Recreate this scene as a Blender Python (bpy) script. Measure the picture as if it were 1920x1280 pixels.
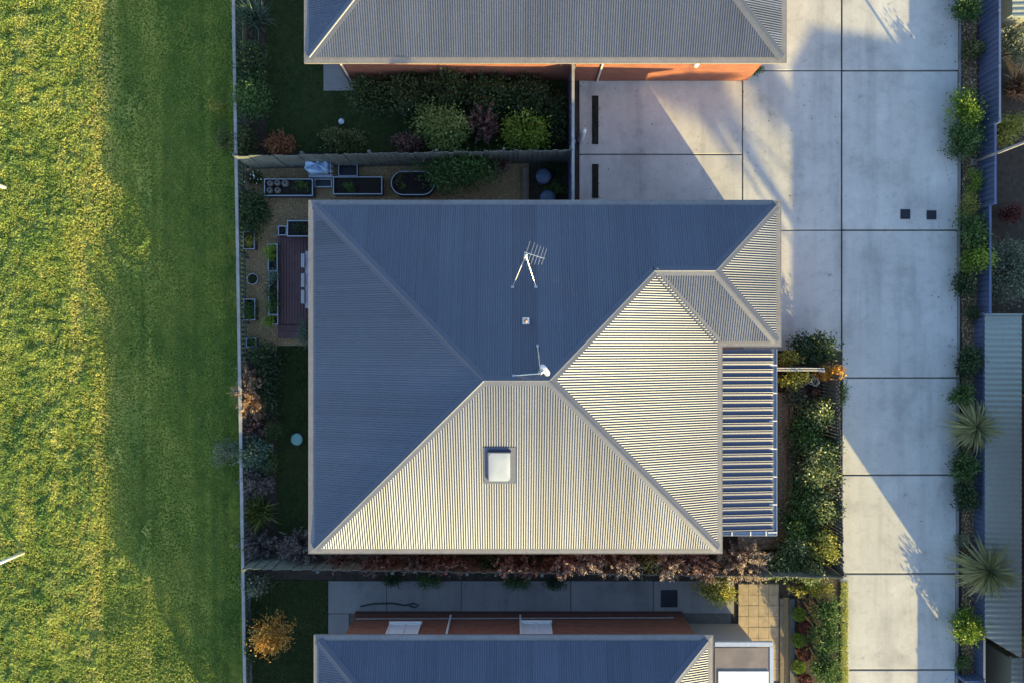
import bpy, math, random
import numpy as np
from mathutils import Vector

for _o in list(bpy.data.objects):
    bpy.data.objects.remove(_o, do_unlink=True)
SC = bpy.context.scene
COL = SC.collection
rnd = random.Random(7)
rng = np.random.default_rng(11)

# ------------------------------------------------------------------ camera
H = 26.5            # drone height above the yard
F = 1404.0          # focal length in photo pixels (photo 1920 x 1280)
cam = bpy.data.cameras.new('camera')
cam.sensor_width = 36.0
cam.sensor_fit = 'HORIZONTAL'
cam.lens = 36.0 * F / 1920.0
cam.clip_start = 0.1
cam.clip_end = 2000.0
cam_o = bpy.data.objects.new('camera', cam)
cam_o.location = (0, 0, H)
COL.objects.link(cam_o)
SC.camera = cam_o

# ------------------------------------------------------------------ sky and sun
SUN = Vector((2.2, -3.3, 1.0)).normalized()
EL = math.asin(SUN.z)
AZ = math.atan2(SUN.x, SUN.y)
world = bpy.data.worlds.new('World')
SC.world = world
world.use_nodes = True
wn = world.node_tree
wn.nodes.clear()
sky = wn.nodes.new('ShaderNodeTexSky')
sky.sky_type = 'NISHITA'
sky.sun_disc = False
sky.sun_elevation = EL
sky.sun_rotation = AZ
sky.altitude = 50
sky.air_density = 1.0
sky.dust_density = 1.0
sky.ozone_density = 2.0
bg = wn.nodes.new('ShaderNodeBackground')
bg.inputs['Strength'].default_value = 0.15
wo = wn.nodes.new('ShaderNodeOutputWorld')
wn.links.new(sky.outputs[0], bg.inputs[0])
wn.links.new(bg.outputs[0], wo.inputs[0])

sun = bpy.data.lights.new('sun', 'SUN')
sun.energy = 4.5
sun.angle = math.radians(0.5)
sun.color = (1.0, 0.765, 0.29)
sun_o = bpy.data.objects.new('sun', sun)
sun_o.rotation_euler = (-SUN).to_track_quat('-Z', 'Y').to_euler()
sun_o.location = (30, -45, 30)
COL.objects.link(sun_o)

vs = SC.view_settings
vs.view_transform = 'Standard'
vs.look = 'None'
vs.gamma = 1.0
vs.use_curve_mapping = False
vs.exposure = 1.42

# ------------------------------------------------------------------ helpers
ORG = {}


def P(px, py, z=0.0):
    s = (H - z) / F
    return np.array([(px - 960.0) * s, (640.0 - py) * s, z])


def X(px, z=0.0):
    return (px - 960.0) * (H - z) / F


def Y(py, z=0.0):
    return (640.0 - py) * (H - z) / F


class MB:
    def __init__(self):
        self.v = []
        self.f = []

    def add(self, verts, faces):
        b = len(self.v)
        self.v += [tuple(float(c) for c in p) for p in verts]
        self.f += [tuple(b + i for i in f) for f in faces]
        return self

    def box(self, x0, x1, y0, y1, z0, z1):
        if x0 > x1: x0, x1 = x1, x0
        if y0 > y1: y0, y1 = y1, y0
        v = [(x0, y0, z0), (x1, y0, z0), (x1, y1, z0), (x0, y1, z0), (x0, y0, z1), (x1, y0, z1), (x1, y1, z1), (x0, y1, z1)]
        return self.add(v, [(3, 2, 1, 0), (4, 5, 6, 7), (0, 1, 5, 4), (1, 2, 6, 5), (2, 3, 7, 6), (3, 0, 4, 7)])

    def cbox(self, x0, x1, y0, y1, z0, z1, c=0.01):
        """box with chamfered top edges"""
        if x0 > x1: x0, x1 = x1, x0
        if y0 > y1: y0, y1 = y1, y0
        v = [(x0, y0, z0), (x1, y0, z0), (x1, y1, z0), (x0, y1, z0),
             (x0, y0, z1 - c), (x1, y0, z1 - c), (x1, y1, z1 - c), (x0, y1, z1 - c),
             (x0 + c, y0 + c, z1), (x1 - c, y0 + c, z1), (x1 - c, y1 - c, z1), (x0 + c, y1 - c, z1)]
        f = [(3, 2, 1, 0), (8, 9, 10, 11)]
        for k in range(4):
            n = (k + 1) % 4
            f.append((k, n, 4 + n, 4 + k))
            f.append((4 + k, 4 + n, 8 + n, 8 + k))
        return self.add(v, f)

    def prism(self, poly, z0, z1):
        n = len(poly)
        v = [(p[0], p[1], z0) for p in poly] + [(p[0], p[1], z1) for p in poly]
        f = [tuple(range(n - 1, -1, -1)), tuple(range(n, 2 * n))]
        f += [(k, (k + 1) % n, n + (k + 1) % n, n + k) for k in range(n)]
        return self.add(v, f)

    def tube(self, pts, r, n=8, cap=True):
        pts = [Vector(p) for p in pts]
        rs = r if isinstance(r, (list, tuple)) else [r] * len(pts)
        b = len(self.v)
        up = Vector((0.13, 0.31, 1)).normalized()
        for i, p in enumerate(pts):
            d = (pts[min(i + 1, len(pts) - 1)] - pts[max(i - 1, 0)])
            d = d.normalized() if d.length > 1e-9 else Vector((0, 0, 1))
            a = d.cross(up)
            a = a.normalized() if a.length > 1e-4 else Vector((1, 0, 0))
            c = d.cross(a)
            for k in range(n):
                t = 2 * math.pi * k / n
                q = p + (a * math.cos(t) + c * math.sin(t)) * rs[i]
                self.v.append((q.x, q.y, q.z))
        for i in range(len(pts) - 1):
            for k in range(n):
                k2 = (k + 1) % n
                self.f.append((b + i * n + k, b + i * n + k2, b + (i + 1) * n + k2, b + (i + 1) * n + k))
        if cap:
            self.f.append(tuple(b + k for k in range(n - 1, -1, -1)))
            self.f.append(tuple(b + (len(pts) - 1) * n + k for k in range(n)))
        return self

    def lathe(self, c, prof, n=20):
        b = len(self.v)
        for r, z in prof:
            for k in range(n):
                t = 2 * math.pi * k / n
                self.v.append((c[0] + r * math.cos(t), c[1] + r * math.sin(t), c[2] + z))
        for i in range(len(prof) - 1):
            for k in range(n):
                k2 = (k + 1) % n
                self.f.append((b + i * n + k, b + i * n + k2, b + (i + 1) * n + k2, b + (i + 1) * n + k))
        self.f.append(tuple(b + (len(prof) - 1) * n + k for k in range(n)))
        self.f.append(tuple(b + k for k in range(n - 1, -1, -1)))
        return self

    def strip(self, a, b, w, z0, z1):
        """vertical-sided bar between two plan points"""
        a = np.array(a[:2], float); b = np.array(b[:2], float)
        d = (b - a) / np.linalg.norm(b - a)
        n = np.array([-d[1], d[0]]) * w / 2
        return self.prism([a - n, b - n, b + n, a + n], z0, z1)


def mesh_np(name, v, q, smooth=False, tint=None):
    v = np.asarray(v, dtype=np.float32)
    q = np.asarray(q, dtype=np.int32)
    k = q.shape[1]
    m = bpy.data.meshes.new(name)
    m.vertices.add(len(v)); m.vertices.foreach_set('co', v.ravel())
    m.loops.add(q.size); m.loops.foreach_set('vertex_index', q.ravel())
    m.polygons.add(len(q)); m.polygons.foreach_set('loop_start', np.arange(0, q.size, k, dtype=np.int32))
    m.update(calc_edges=True)
    if smooth:
        m.polygons.foreach_set('use_smooth', np.ones(len(q), dtype=bool))
    if tint is not None:
        a = m.attributes.new('tint', 'FLOAT', 'POINT')
        a.data.foreach_set('value', np.asarray(tint, dtype=np.float32))
    return m


def mesh_mb(name, mb, org, smooth=False):
    m = bpy.data.meshes.new(name)
    m.from_pydata([(p[0] - org[0], p[1] - org[1], p[2] - org[2]) for p in mb.v], [], mb.f)
    m.update()
    if smooth:
        m.polygons.foreach_set('use_smooth', np.ones(len(m.polygons), dtype=bool))
    return m


def link(name, data, org):
    o = bpy.data.objects.new(name, data)
    COL.objects.link(o)
    ORG[o.name] = np.array(org, float)
    return o


def tag(o, label=None, cat=None, group=None, kind=None):
    if label: o['label'] = label
    if cat: o['category'] = cat
    if group: o['group'] = group
    if kind: o['kind'] = kind
    return o


def thing(name, label, cat, loc, group=None):
    o = link(name, None, loc)
    o.location = tuple(float(c) for c in loc)
    o.empty_display_size = 0.2
    return tag(o, label, cat, group)


def part(name, mb, mat, parent, smooth=False):
    org = ORG[parent.name]
    o = link(name, mesh_mb(name, mb, org, smooth), org)
    o.data.materials.append(mat)
    o.parent = parent
    return o


def part_np(name, v, q, mat, parent, smooth=False, tint=None):
    org = ORG[parent.name]
    m = mesh_np(name, np.asarray(v) - org, q, smooth, tint)
    m.materials.append(mat)
    o = link(name, m, org)
    o.parent = parent
    return o


def piece(name, mesh, parent, loc, rotz=0.0, rx=0.0, ry=0.0):
    """alike piece sharing mesh data"""
    o = link(name, mesh, loc)
    o.parent = parent
    d = np.array(loc, float) - ORG[parent.name]
    o.location = tuple(d)
    o.rotation_euler = (rx, ry, rotz)
    return o


def top(name, mb, mat, label=None, cat=None, group=None, kind=None, smooth=False, org=None):
    if org is None:
        a = np.array(mb.v)
        org = np.array([(a[:, 0].min() + a[:, 0].max()) / 2, (a[:, 1].min() + a[:, 1].max()) / 2, a[:, 2].min()])
    o = link(name, mesh_mb(name, mb, org, smooth), org)
    o.location = tuple(org)
    if mat: o.data.materials.append(mat)
    return tag(o, label, cat, group, kind)


def struct(name, mb, mat, smooth=False):
    return top(name, mb, mat, kind='structure', smooth=smooth)


# ------------------------------------------------------------------ materials
def nodes_of(name):
    m = bpy.data.materials.new(name)
    m.use_nodes = True
    nt = m.node_tree
    return m, nt, nt.nodes['Principled BSDF'], nt.nodes['Material Output']


def N(nt, t, **kw):
    n = nt.nodes.new(t)
    for k, val in kw.items():
        setattr(n, k, val)
    return n


def L(nt, a, b):
    nt.links.new(a, b)


def ramp(nt, fac, stops):
    r = N(nt, 'ShaderNodeValToRGB')
    e = r.color_ramp.elements
    while len(e) < len(stops):
        e.new(0.5)
    for i, (p, c) in enumerate(stops):
        e[i].position = p
        e[i].color = (c[0], c[1], c[2], 1)
    L(nt, fac, r.inputs[0])
    return r


def noise(nt, vec, scale, detail=4, rough=0.55):
    n = N(nt, 'ShaderNodeTexNoise')
    n.inputs['Scale'].default_value = scale
    n.inputs['Detail'].default_value = detail
    n.inputs['Roughness'].default_value = rough
    if vec is not None:
        L(nt, vec, n.inputs['Vector'])
    return n


def simple(name, col, rough=0.6, metal=0.0, var=0.25, scale=6.0, bump=0.0, bscale=40.0, world_pos=True, spec=0.5):
    m, nt, b, out = nodes_of(name)
    if world_pos:
        vec = N(nt, 'ShaderNodeNewGeometry').outputs['Position']
    else:
        vec = N(nt, 'ShaderNodeTexCoord').outputs['Object']
    n = noise(nt, vec, scale, 5)
    c = np.array(col)
    r = ramp(nt, n.outputs[0], [(0.25, c * (1 - var)), (0.5, c), (0.78, np.minimum(c * (1 + var), 1))])
    L(nt, r.outputs[0], b.inputs['Base Color'])
    b.inputs['Roughness'].default_value = rough
    b.inputs['Metallic'].default_value = metal
    b.inputs['Specular IOR Level'].default_value = spec
    if bump > 0:
        n2 = noise(nt, vec, bscale, 4)
        bp = N(nt, 'ShaderNodeBump')
        bp.inputs['Strength'].default_value = bump
        bp.inputs['Distance'].default_value = 0.02
        L(nt, n2.outputs[0], bp.inputs['Height'])
        L(nt, bp.outputs[0], b.inputs['Normal'])
    return m


def leafmat(name, dark, mid, light, trans=0.25, rough=0.5, gain=1.3):
    dark, mid, light = (tuple(min(0.85, c * gain) for c in q) for q in (dark, mid, light))
    m, nt, b, out = nodes_of(name)
    a = N(nt, 'ShaderNodeAttribute', attribute_name='tint')
    r = ramp(nt, a.outputs['Fac'], [(0.0, dark), (0.5, mid), (1.0, light)])
    L(nt, r.outputs[0], b.inputs['Base Color'])
    b.inputs['Roughness'].default_value = rough
    b.inputs['Specular IOR Level'].default_value = 0.35
    t = N(nt, 'ShaderNodeBsdfTranslucent')
    L(nt, r.outputs[0], t.inputs[0])
    mx = N(nt, 'ShaderNodeMixShader')
    mx.inputs[0].default_value = trans
    L(nt, b.outputs[0], mx.inputs[1]); L(nt, t.outputs[0], mx.inputs[2]); L(nt, mx.outputs[0], out.inputs[0])
    return m


def roofmat(name, col, metal=0.55, rough=0.38, var=0.08, sheets=False):
    m, nt, b, out = nodes_of(name)
    vec = N(nt, 'ShaderNodeNewGeometry').outputs['Position']
    n1 = noise(nt, vec, 0.7, 5, 0.6)
    n2 = noise(nt, vec, 9.0, 4, 0.6)
    mx = N(nt, 'ShaderNodeMath', operation='ADD')
    L(nt, n1.outputs[0], mx.inputs[0]); L(nt, n2.outputs[0], mx.inputs[1])
    hf = N(nt, 'ShaderNodeMath', operation='MULTIPLY'); hf.inputs[1].default_value = 0.5
    L(nt, mx.outputs[0], hf.inputs[0])
    c = np.array(col)
    r = ramp(nt, hf.outputs[0], [(0.3, c * (1 - var)), (0.5, c), (0.7, c * (1 + var))])
    if sheets:
        at = N(nt, 'ShaderNodeAttribute', attribute_name='tint')
        rt = ramp(nt, at.outputs['Fac'], [(0.0, (0.80, 0.80, 0.80)), (0.5, (1, 1, 1)), (1.0, (1.16, 1.16, 1.16))])
        mm = N(nt, 'ShaderNodeMix', data_type='RGBA', blend_type='MULTIPLY'); mm.inputs[0].default_value = 1
        L(nt, r.outputs[0], mm.inputs[6]); L(nt, rt.outputs[0], mm.inputs[7])
        L(nt, mm.outputs[2], b.inputs['Base Color'])
    else:
        L(nt, r.outputs[0], b.inputs['Base Color'])
    b.inputs['Metallic'].default_value = metal
    rr = N(nt, 'ShaderNodeMapRange')
    rr.inputs['To Min'].default_value = rough - 0.06
    rr.inputs['To Max'].default_value = rough + 0.08
    L(nt, n2.outputs[0], rr.inputs[0]); L(nt, rr.outputs[0], b.inputs['Roughness'])
    return m


def concrete(name, col, stain=0.5):
    m, nt, b, out = nodes_of(name)
    vec = N(nt, 'ShaderNodeNewGeometry').outputs['Position']
    n1 = noise(nt, vec, 0.55, 6, 0.62)
    n2 = noise(nt, vec, 3.2, 6, 0.6)
    n3 = noise(nt, vec, 38.0, 4, 0.6)
    c = np.array(col)
    r1 = ramp(nt, n1.outputs[0], [(0.32, c * 0.74), (0.46, c * 0.95), (0.56, c * 1.0), (0.70, c * 1.14)])
    r2 = ramp(nt, n2.outputs[0], [(0.28, (0.66, 0.66, 0.65)), (0.46, (0.97, 0.97, 0.97)), (0.75, (1.04, 1.04, 1.03))])
    r3 = ramp(nt, n3.outputs[0], [(0.25, (0.86, 0.86, 0.86)), (0.7, (1.06, 1.06, 1.06))])
    m1 = N(nt, 'ShaderNodeMix', data_type='RGBA', blend_type='MULTIPLY'); m1.inputs[0].default_value = stain
    L(nt, r1.outputs[0], m1.inputs[6]); L(nt, r2.outputs[0], m1.inputs[7])
    m2 = N(nt, 'ShaderNodeMix', data_type='RGBA', blend_type='MULTIPLY'); m2.inputs[0].default_value = 1
    L(nt, m1.outputs[2], m2.inputs[6]); L(nt, r3.outputs[0], m2.inputs[7])
    mp = N(nt, 'ShaderNodeMapping'); mp.inputs['Scale'].default_value = (1.0, 0.10, 1.0)
    L(nt, vec, mp.inputs['Vector'])
    n4 = noise(nt, mp.outputs[0], 1.7, 4, 0.55)
    r4 = ramp(nt, n4.outputs[0], [(0.30, (0.80, 0.80, 0.81)), (0.48, (0.99, 0.99, 0.99)), (0.70, (1.07, 1.07, 1.06))])
    n5 = noise(nt, vec, 1.9, 3, 0.5)
    r5 = ramp(nt, n5.outputs[0], [(0.24, (0.62, 0.61, 0.60)), (0.31, (1, 1, 1))])
    m3 = N(nt, 'ShaderNodeMix', data_type='RGBA', blend_type='MULTIPLY'); m3.inputs[0].default_value = 1
    L(nt, m2.outputs[2], m3.inputs[6]); L(nt, r4.outputs[0], m3.inputs[7])
    m4 = N(nt, 'ShaderNodeMix', data_type='RGBA', blend_type='MULTIPLY'); m4.inputs[0].default_value = 1
    L(nt, m3.outputs[2], m4.inputs[6]); L(nt, r5.outputs[0], m4.inputs[7])
    L(nt, m4.outputs[2], b.inputs['Base Color'])
    b.inputs['Roughness'].default_value = 0.82
    bp = N(nt, 'ShaderNodeBump'); bp.inputs['Strength'].default_value = 0.25; bp.inputs['Distance'].default_value = 0.008
    L(nt, n3.outputs[0], bp.inputs['Height']); L(nt, bp.outputs[0], b.inputs['Normal'])
    return m


def brickmat(name, c1, c2, mortar):
    m, nt, b, out = nodes_of(name)
    g = N(nt, 'ShaderNodeNewGeometry')
    s = N(nt, 'ShaderNodeSeparateXYZ'); L(nt, g.outputs['Position'], s.inputs[0])
    ad = N(nt, 'ShaderNodeMath', operation='ADD'); L(nt, s.outputs[0], ad.inputs[0]); L(nt, s.outputs[1], ad.inputs[1])
    cb = N(nt, 'ShaderNodeCombineXYZ'); L(nt, ad.outputs[0], cb.inputs[0]); L(nt, s.outputs[2], cb.inputs[1])
    br = N(nt, 'ShaderNodeTexBrick')
    br.inputs['Color1'].default_value = (*c1, 1); br.inputs['Color2'].default_value = (*c2, 1); br.inputs['Mortar'].default_value = (*mortar, 1)
    br.inputs['Scale'].default_value = 1.0
    br.inputs['Brick Width'].default_value = 0.24; br.inputs['Row Height'].default_value = 0.086; br.inputs['Mortar Size'].default_value = 0.006
    L(nt, cb.outputs[0], br.inputs['Vector'])
    L(nt, br.outputs[0], b.inputs['Base Color'])
    b.inputs['Roughness'].default_value = 0.8
    bp = N(nt, 'ShaderNodeBump'); bp.inputs['Strength'].default_value = 0.4; bp.inputs['Distance'].default_value = 0.01; bp.invert = True
    L(nt, br.outputs[1], bp.inputs['Height']); L(nt, bp.outputs[0], b.inputs['Normal'])
    return m


M = {}
M['roof'] = roofmat('painted_steel_roof', (0.079, 0.095, 0.141), 0.34, 0.38, 0.12, True)
M['cap'] = roofmat('painted_steel_trim', (0.098, 0.112, 0.155), 0.2, 0.42)
M['gutter'] = roofmat('gutter_steel', (0.21, 0.205, 0.21), 0.1, 0.5, 0.22)
M['verandah'] = roofmat('verandah_sheet', (0.088, 0.103, 0.156), 0.15, 0.45)
M['sage'] = roofmat('sage_shed_sheet', (0.31, 0.34, 0.30), 0.25, 0.5, 0.12)
M['colorfence'] = roofmat('grey_metal_fence', (0.12, 0.16, 0.27), 0.3, 0.45, 0.1)
M['alum'] = simple('aluminium', (0.58, 0.58, 0.58), 0.35, 0.8, 0.06)
M['white'] = simple('white_paint', (0.78, 0.78, 0.76), 0.45, 0, 0.06)
M['cream'] = simple('cream_trim', (0.68, 0.63, 0.54), 0.55, 0, 0.08)
M['dome'] = simple('skylight_dome', (0.27, 0.31, 0.38), 0.16, 0.0, 0.12, 2.5)
M['brick'] = brickmat('red_brick', (0.32, 0.105, 0.055), (0.22, 0.07, 0.042), (0.20, 0.15, 0.12))
M['concrete'] = concrete('driveway_concrete', (0.54, 0.535, 0.50))
M['concrete2'] = concrete('path_concrete', (0.27, 0.265, 0.26))
M['joint'] = simple('joint_filler', (0.13, 0.125, 0.11), 0.9, 0, 0.3)
M['soil'] = simple('garden_soil', (0.055, 0.042, 0.031), 0.95, 0, 0.45, 5, 0.8, 30)
M['potting'] = simple('potting_soil', (0.022, 0.016, 0.014), 0.95, 0, 0.5, 12, 0.8, 60)
M['mulch'] = simple('bark_mulch', (0.11, 0.072, 0.045), 0.95, 0, 0.5, 14, 0.9, 45)
M['gravelbed'] = simple('gravel_bed', (0.34, 0.24, 0.125), 0.95, 0, 0.5, 28, 1.0, 60)
M['paling'] = simple('weathered_paling', (0.125, 0.14, 0.125), 0.85, 0, 0.3, 3.0, 0.3, 60)
M['picket'] = simple('grey_green_picket', (0.10, 0.12, 0.11), 0.8, 0, 0.3, 3.0, 0.3, 60)
M['caprail'] = simple('weathered_cap_rail', (0.33, 0.32, 0.31), 0.8, 0, 0.25, 4.0)
M['slat'] = simple('dark_slat', (0.075, 0.085, 0.09), 0.7, 0, 0.25, 4.0, 0.2, 60)
M['deck'] = simple('purple_brown_deck', (0.105, 0.052, 0.055), 0.6, 0, 0.25, 5.0, 0.2, 70)
M['sleeper'] = simple('timber_sleeper', (0.17, 0.14, 0.10), 0.85, 0, 0.3, 6.0, 0.4, 40)
M['bedmetal'] = roofmat('raised_bed_steel', (0.06, 0.075, 0.10), 0.3, 0.45, 0.1)
M['bedrim'] = roofmat('raised_bed_rim', (0.42, 0.47, 0.55), 0.4, 0.4, 0.08)
M['tarp'] = simple('pale_blue_plastic', (0.36, 0.52, 0.72), 0.35, 0, 0.2, 7.0, 0.5, 14)
M['darkpl'] = simple('dark_plastic', (0.03, 0.036, 0.05), 0.4, 0, 0.2)
M['pot'] = simple('grey_clay', (0.14, 0.14, 0.13), 0.75, 0, 0.25, 14.0)
M['blueglaze'] = simple('blue_glazed_pot', (0.055, 0.085, 0.15), 0.25, 0, 0.2, 9.0)
M['teal'] = simple('teal_lid', (0.20, 0.42, 0.36), 0.5, 0, 0.12, 6.0)
M['chair'] = simple('grey_outdoor_seat', (0.36, 0.38, 0.42), 0.6, 0, 0.1)
M['tablet'] = simple('grey_table_top', (0.34, 0.40, 0.50), 0.45, 0, 0.1)
M['paver'] = simple('tan_paver', (0.36, 0.285, 0.185), 0.85, 0, 0.25, 5.0, 0.3, 50)
M['edgestone'] = simple('edging_brick', (0.32, 0.26, 0.18), 0.85, 0, 0.35, 9.0, 0.4, 50)
M['bark'] = simple('bark', (0.10, 0.075, 0.055), 0.9, 0, 0.35, 9.0, 0.6, 40)
M['twig'] = simple('dark_stem', (0.05, 0.04, 0.032), 0.9, 0, 0.3, 9.0)
M['pane'] = simple('window_glass', (0.05, 0.06, 0.075), 0.08, 0, 0.1)
M['blind'] = simple('white_blind', (0.70, 0.72, 0.76), 0.6, 0, 0.06, 4)
M['tint'] = simple('tinted_sheet', (0.20, 0.165, 0.145), 0.35, 0, 0.25, 2.2)
M['render'] = simple('grey_render', (0.36, 0.335, 0.315), 0.8, 0, 0.1, 4)
M['grate'] = simple('iron_grate', (0.028, 0.032, 0.045), 0.6, 0.3, 0.2)
M['hose'] = simple('pale_hose', (0.50, 0.49, 0.46), 0.5, 0, 0.1)
M['darkhose'] = simple('dark_green_hose', (0.018, 0.035, 0.03), 0.5, 0, 0.1)
M['stone'] = simple('sandstone', (0.50, 0.43, 0.33), 0.85, 0, 0.2, 12)
M['flue'] = simple('flue_cap', (0.42, 0.22, 0.17), 0.45, 0.5, 0.15)


def groundmat():
    m, nt, b, out = nodes_of('field_turf')
    vec = N(nt, 'ShaderNodeNewGeometry').outputs['Position']
    n1 = noise(nt, vec, 0.5, 6, 0.6)
    n2 = noise(nt, vec, 6.0, 6, 0.65)
    r1 = ramp(nt, n1.outputs[0], [(0.3, (0.09, 0.14, 0.025)), (0.5, (0.15, 0.18, 0.03)), (0.72, (0.22, 0.21, 0.045))])
    r2 = ramp(nt, n2.outputs[0], [(0.3, (0.55, 0.6, 0.5)), (0.7, (1.15, 1.15, 1.1))])
    mx = N(nt, 'ShaderNodeMix', data_type='RGBA', blend_type='MULTIPLY'); mx.inputs[0].default_value = 1
    L(nt, r1.outputs[0], mx.inputs[6]); L(nt, r2.outputs[0], mx.inputs[7])
    L(nt, mx.outputs[2], b.inputs['Base Color'])
    b.inputs['Roughness'].default_value = 0.95
    b.inputs['Specular IOR Level'].default_value = 0.15
    bp = N(nt, 'ShaderNodeBump'); bp.inputs['Strength'].default_value = 0.8; bp.inputs['Distance'].default_value = 0.05
    L(nt, n2.outputs[0], bp.inputs['Height']); L(nt, bp.outputs[0], b.inputs['Normal'])
    return m


M['turf'] = groundmat()
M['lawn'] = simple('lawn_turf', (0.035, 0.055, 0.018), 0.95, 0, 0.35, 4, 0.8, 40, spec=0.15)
# leaf palettes: dark, mid, light
M['l_field'] = leafmat('field_blades', (0.13, 0.23, 0.055), (0.32, 0.38, 0.09), (0.58, 0.54, 0.18), 0.45, 0.6, 1.35)
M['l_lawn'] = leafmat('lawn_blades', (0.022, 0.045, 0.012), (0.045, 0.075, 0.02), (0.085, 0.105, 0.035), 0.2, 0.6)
M['l_green'] = leafmat('mid_green_leaf', (0.025, 0.055, 0.015), (0.055, 0.11, 0.03), (0.12, 0.19, 0.05))
M['l_dark'] = leafmat('dark_green_leaf', (0.012, 0.028, 0.012), (0.03, 0.058, 0.022), (0.07, 0.105, 0.04))
M['l_lime'] = leafmat('lime_leaf', (0.05, 0.10, 0.012), (0.13, 0.21, 0.025), (0.27, 0.34, 0.05))
M['l_yellow'] = leafmat('yellow_green_leaf', (0.08, 0.10, 0.02), (0.22, 0.23, 0.045), (0.42, 0.38, 0.09))
M['l_varieg'] = leafmat('cream_edged_leaf', (0.03, 0.06, 0.018), (0.075, 0.125, 0.04), (0.52, 0.52, 0.24))
M['l_blue'] = leafmat('blue_green_leaf', (0.03, 0.06, 0.04), (0.075, 0.125, 0.085), (0.17, 0.23, 0.16))
M['l_sage'] = leafmat('grey_sage_leaf', (0.05, 0.07, 0.045), (0.13, 0.155, 0.10), (0.28, 0.29, 0.20))
M['l_purple'] = leafmat('grey_purple_leaf', (0.05, 0.043, 0.043), (0.125, 0.105, 0.10), (0.24, 0.205, 0.19))
M['l_plum'] = leafmat('plum_leaf', (0.05, 0.03, 0.028), (0.13, 0.075, 0.065), (0.25, 0.155, 0.13))
M['l_copper'] = leafmat('copper_leaf', (0.09, 0.045, 0.028), (0.28, 0.17, 0.105), (0.48, 0.36, 0.25))
M['l_blush'] = leafmat('cream_pink_leaf', (0.10, 0.07, 0.055), (0.30, 0.225, 0.17), (0.50, 0.42, 0.33))
M['l_spring'] = leafmat('spring_green_leaf', (0.05, 0.08, 0.02), (0.125, 0.175, 0.045), (0.24, 0.28, 0.09))
M['l_rose'] = leafmat('rose_brown_leaf', (0.09, 0.045, 0.038), (0.24, 0.14, 0.115), (0.42, 0.29, 0.225))
M['l_rust'] = leafmat('rust_leaf', (0.11, 0.03, 0.016), (0.26, 0.09, 0.04), (0.40, 0.20, 0.09))
M['l_autumn'] = leafmat('autumn_leaf', (0.16, 0.07, 0.015), (0.38, 0.19, 0.035), (0.52, 0.33, 0.08))
M['l_red'] = leafmat('dark_red_leaf', (0.045, 0.012, 0.014), (0.11, 0.03, 0.03), (0.20, 0.07, 0.06))
M['l_olive'] = leafmat('olive_leaf', (0.035, 0.045, 0.015), (0.085, 0.10, 0.035), (0.17, 0.18, 0.07))
M['l_strap'] = leafmat('strap_leaf', (0.03, 0.05, 0.012), (0.10, 0.13, 0.028), (0.24, 0.25, 0.07))
M['l_cord'] = leafmat('cordyline_leaf', (0.06, 0.075, 0.035), (0.17, 0.19, 0.085), (0.38, 0.33, 0.14))
M['l_white'] = leafmat('white_petal', (0.6, 0.6, 0.55), (0.75, 0.75, 0.7), (0.85, 0.85, 0.8), 0.1)
M['pebble'] = leafmat('pebble', (0.08, 0.05, 0.024), (0.24, 0.16, 0.075), (0.52, 0.41, 0.25), 0.0, 0.8, 1.6)
M['chip'] = leafmat('pale_chip', (0.12, 0.10, 0.085), (0.30, 0.26, 0.22), (0.52, 0.47, 0.41), 0.0, 0.8)


# ------------------------------------------------------------------ terrain
def gz(x, y=0.0):
    x = np.asarray(x, float)
    xp = [-400, -60, -16.2, -15.2, -12.8, -9.75, -9.6, -9.35, 16.62, 16.74, 400]
    zp = [-3.0, -1.7, -1.5, -1.42, -0.90, -0.32, -0.22, -0.03, -0.03, -1.6, -1.6]
    return np.interp(x, xp, zp)


def build_ground():
    xs = np.concatenate([[-400, -150, -60, -35], np.arange(-24, -9.7, 0.25), [-9.75, -9.6, -9.35], np.arange(-9, 16.6, 1.0), [16.62, 16.74, 18, 24, 40, 120, 400]])
    ys = np.concatenate([[-400, -150, -60, -30], np.arange(-20, 20.01, 0.25), [30, 60, 150, 400]])
    gx, gy = np.meshgrid(xs, ys)
    z = gz(gx)
    w = (gx < -10)
    wob = 0.03 * np.sin(gx * 1.7 + np.sin(gy * 0.9) * 2) + 0.03 * np.sin(gy * 1.3 + gx * 0.6) + 0.015 * np.sin(gx * 5.1 + gy * 3.3)
    z = z + np.where(w, wob, 0)
    v = np.stack([gx, gy, z], -1).reshape(-1, 3)
    nx, ny = len(xs), len(ys)
    i = np.arange(nx - 1); j = np.arange(ny - 1)
    ii, jj = np.meshgrid(i, j)
    a = (jj * nx + ii).ravel()
    q = np.stack([a, a + 1, a + nx + 1, a + nx], 1)
    m = mesh_np('ground', v, q, True)
    m.materials.append(M['turf']); m.materials.append(M['soil'])
    cx = v[q].mean(1)[:, 0]
    m.polygons.foreach_set('material_index', (((cx > -9.55) & (cx < 40)).astype(np.int32)))
    o = link('ground', m, (0, 0, 0))
    tag(o, kind='structure')


build_ground()

# concrete drive and courtyard: every bay is a slab of its own
def slab_set(name, mat, bays, z0=-0.12, z1=0.012, j=0.035):
    xs = [b[0] for b in bays] + [b[1] for b in bays]
    ys = [b[2] for b in bays] + [b[3] for b in bays]
    mb = MB().box(min(xs) + 0.1, max(xs) - 0.1, min(ys) + 0.1, max(ys) - 0.1, -0.026, -0.014)
    o = struct(name, mb, M['joint'])
    for (x0, x1, y0, y1) in bays:
        s = MB().cbox(x0 + j / 2, x1 - j / 2, y0 + j / 2, y1 - j / 2, z0, z1, 0.012)
        part('slab', s, mat, o)
    return o


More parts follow.
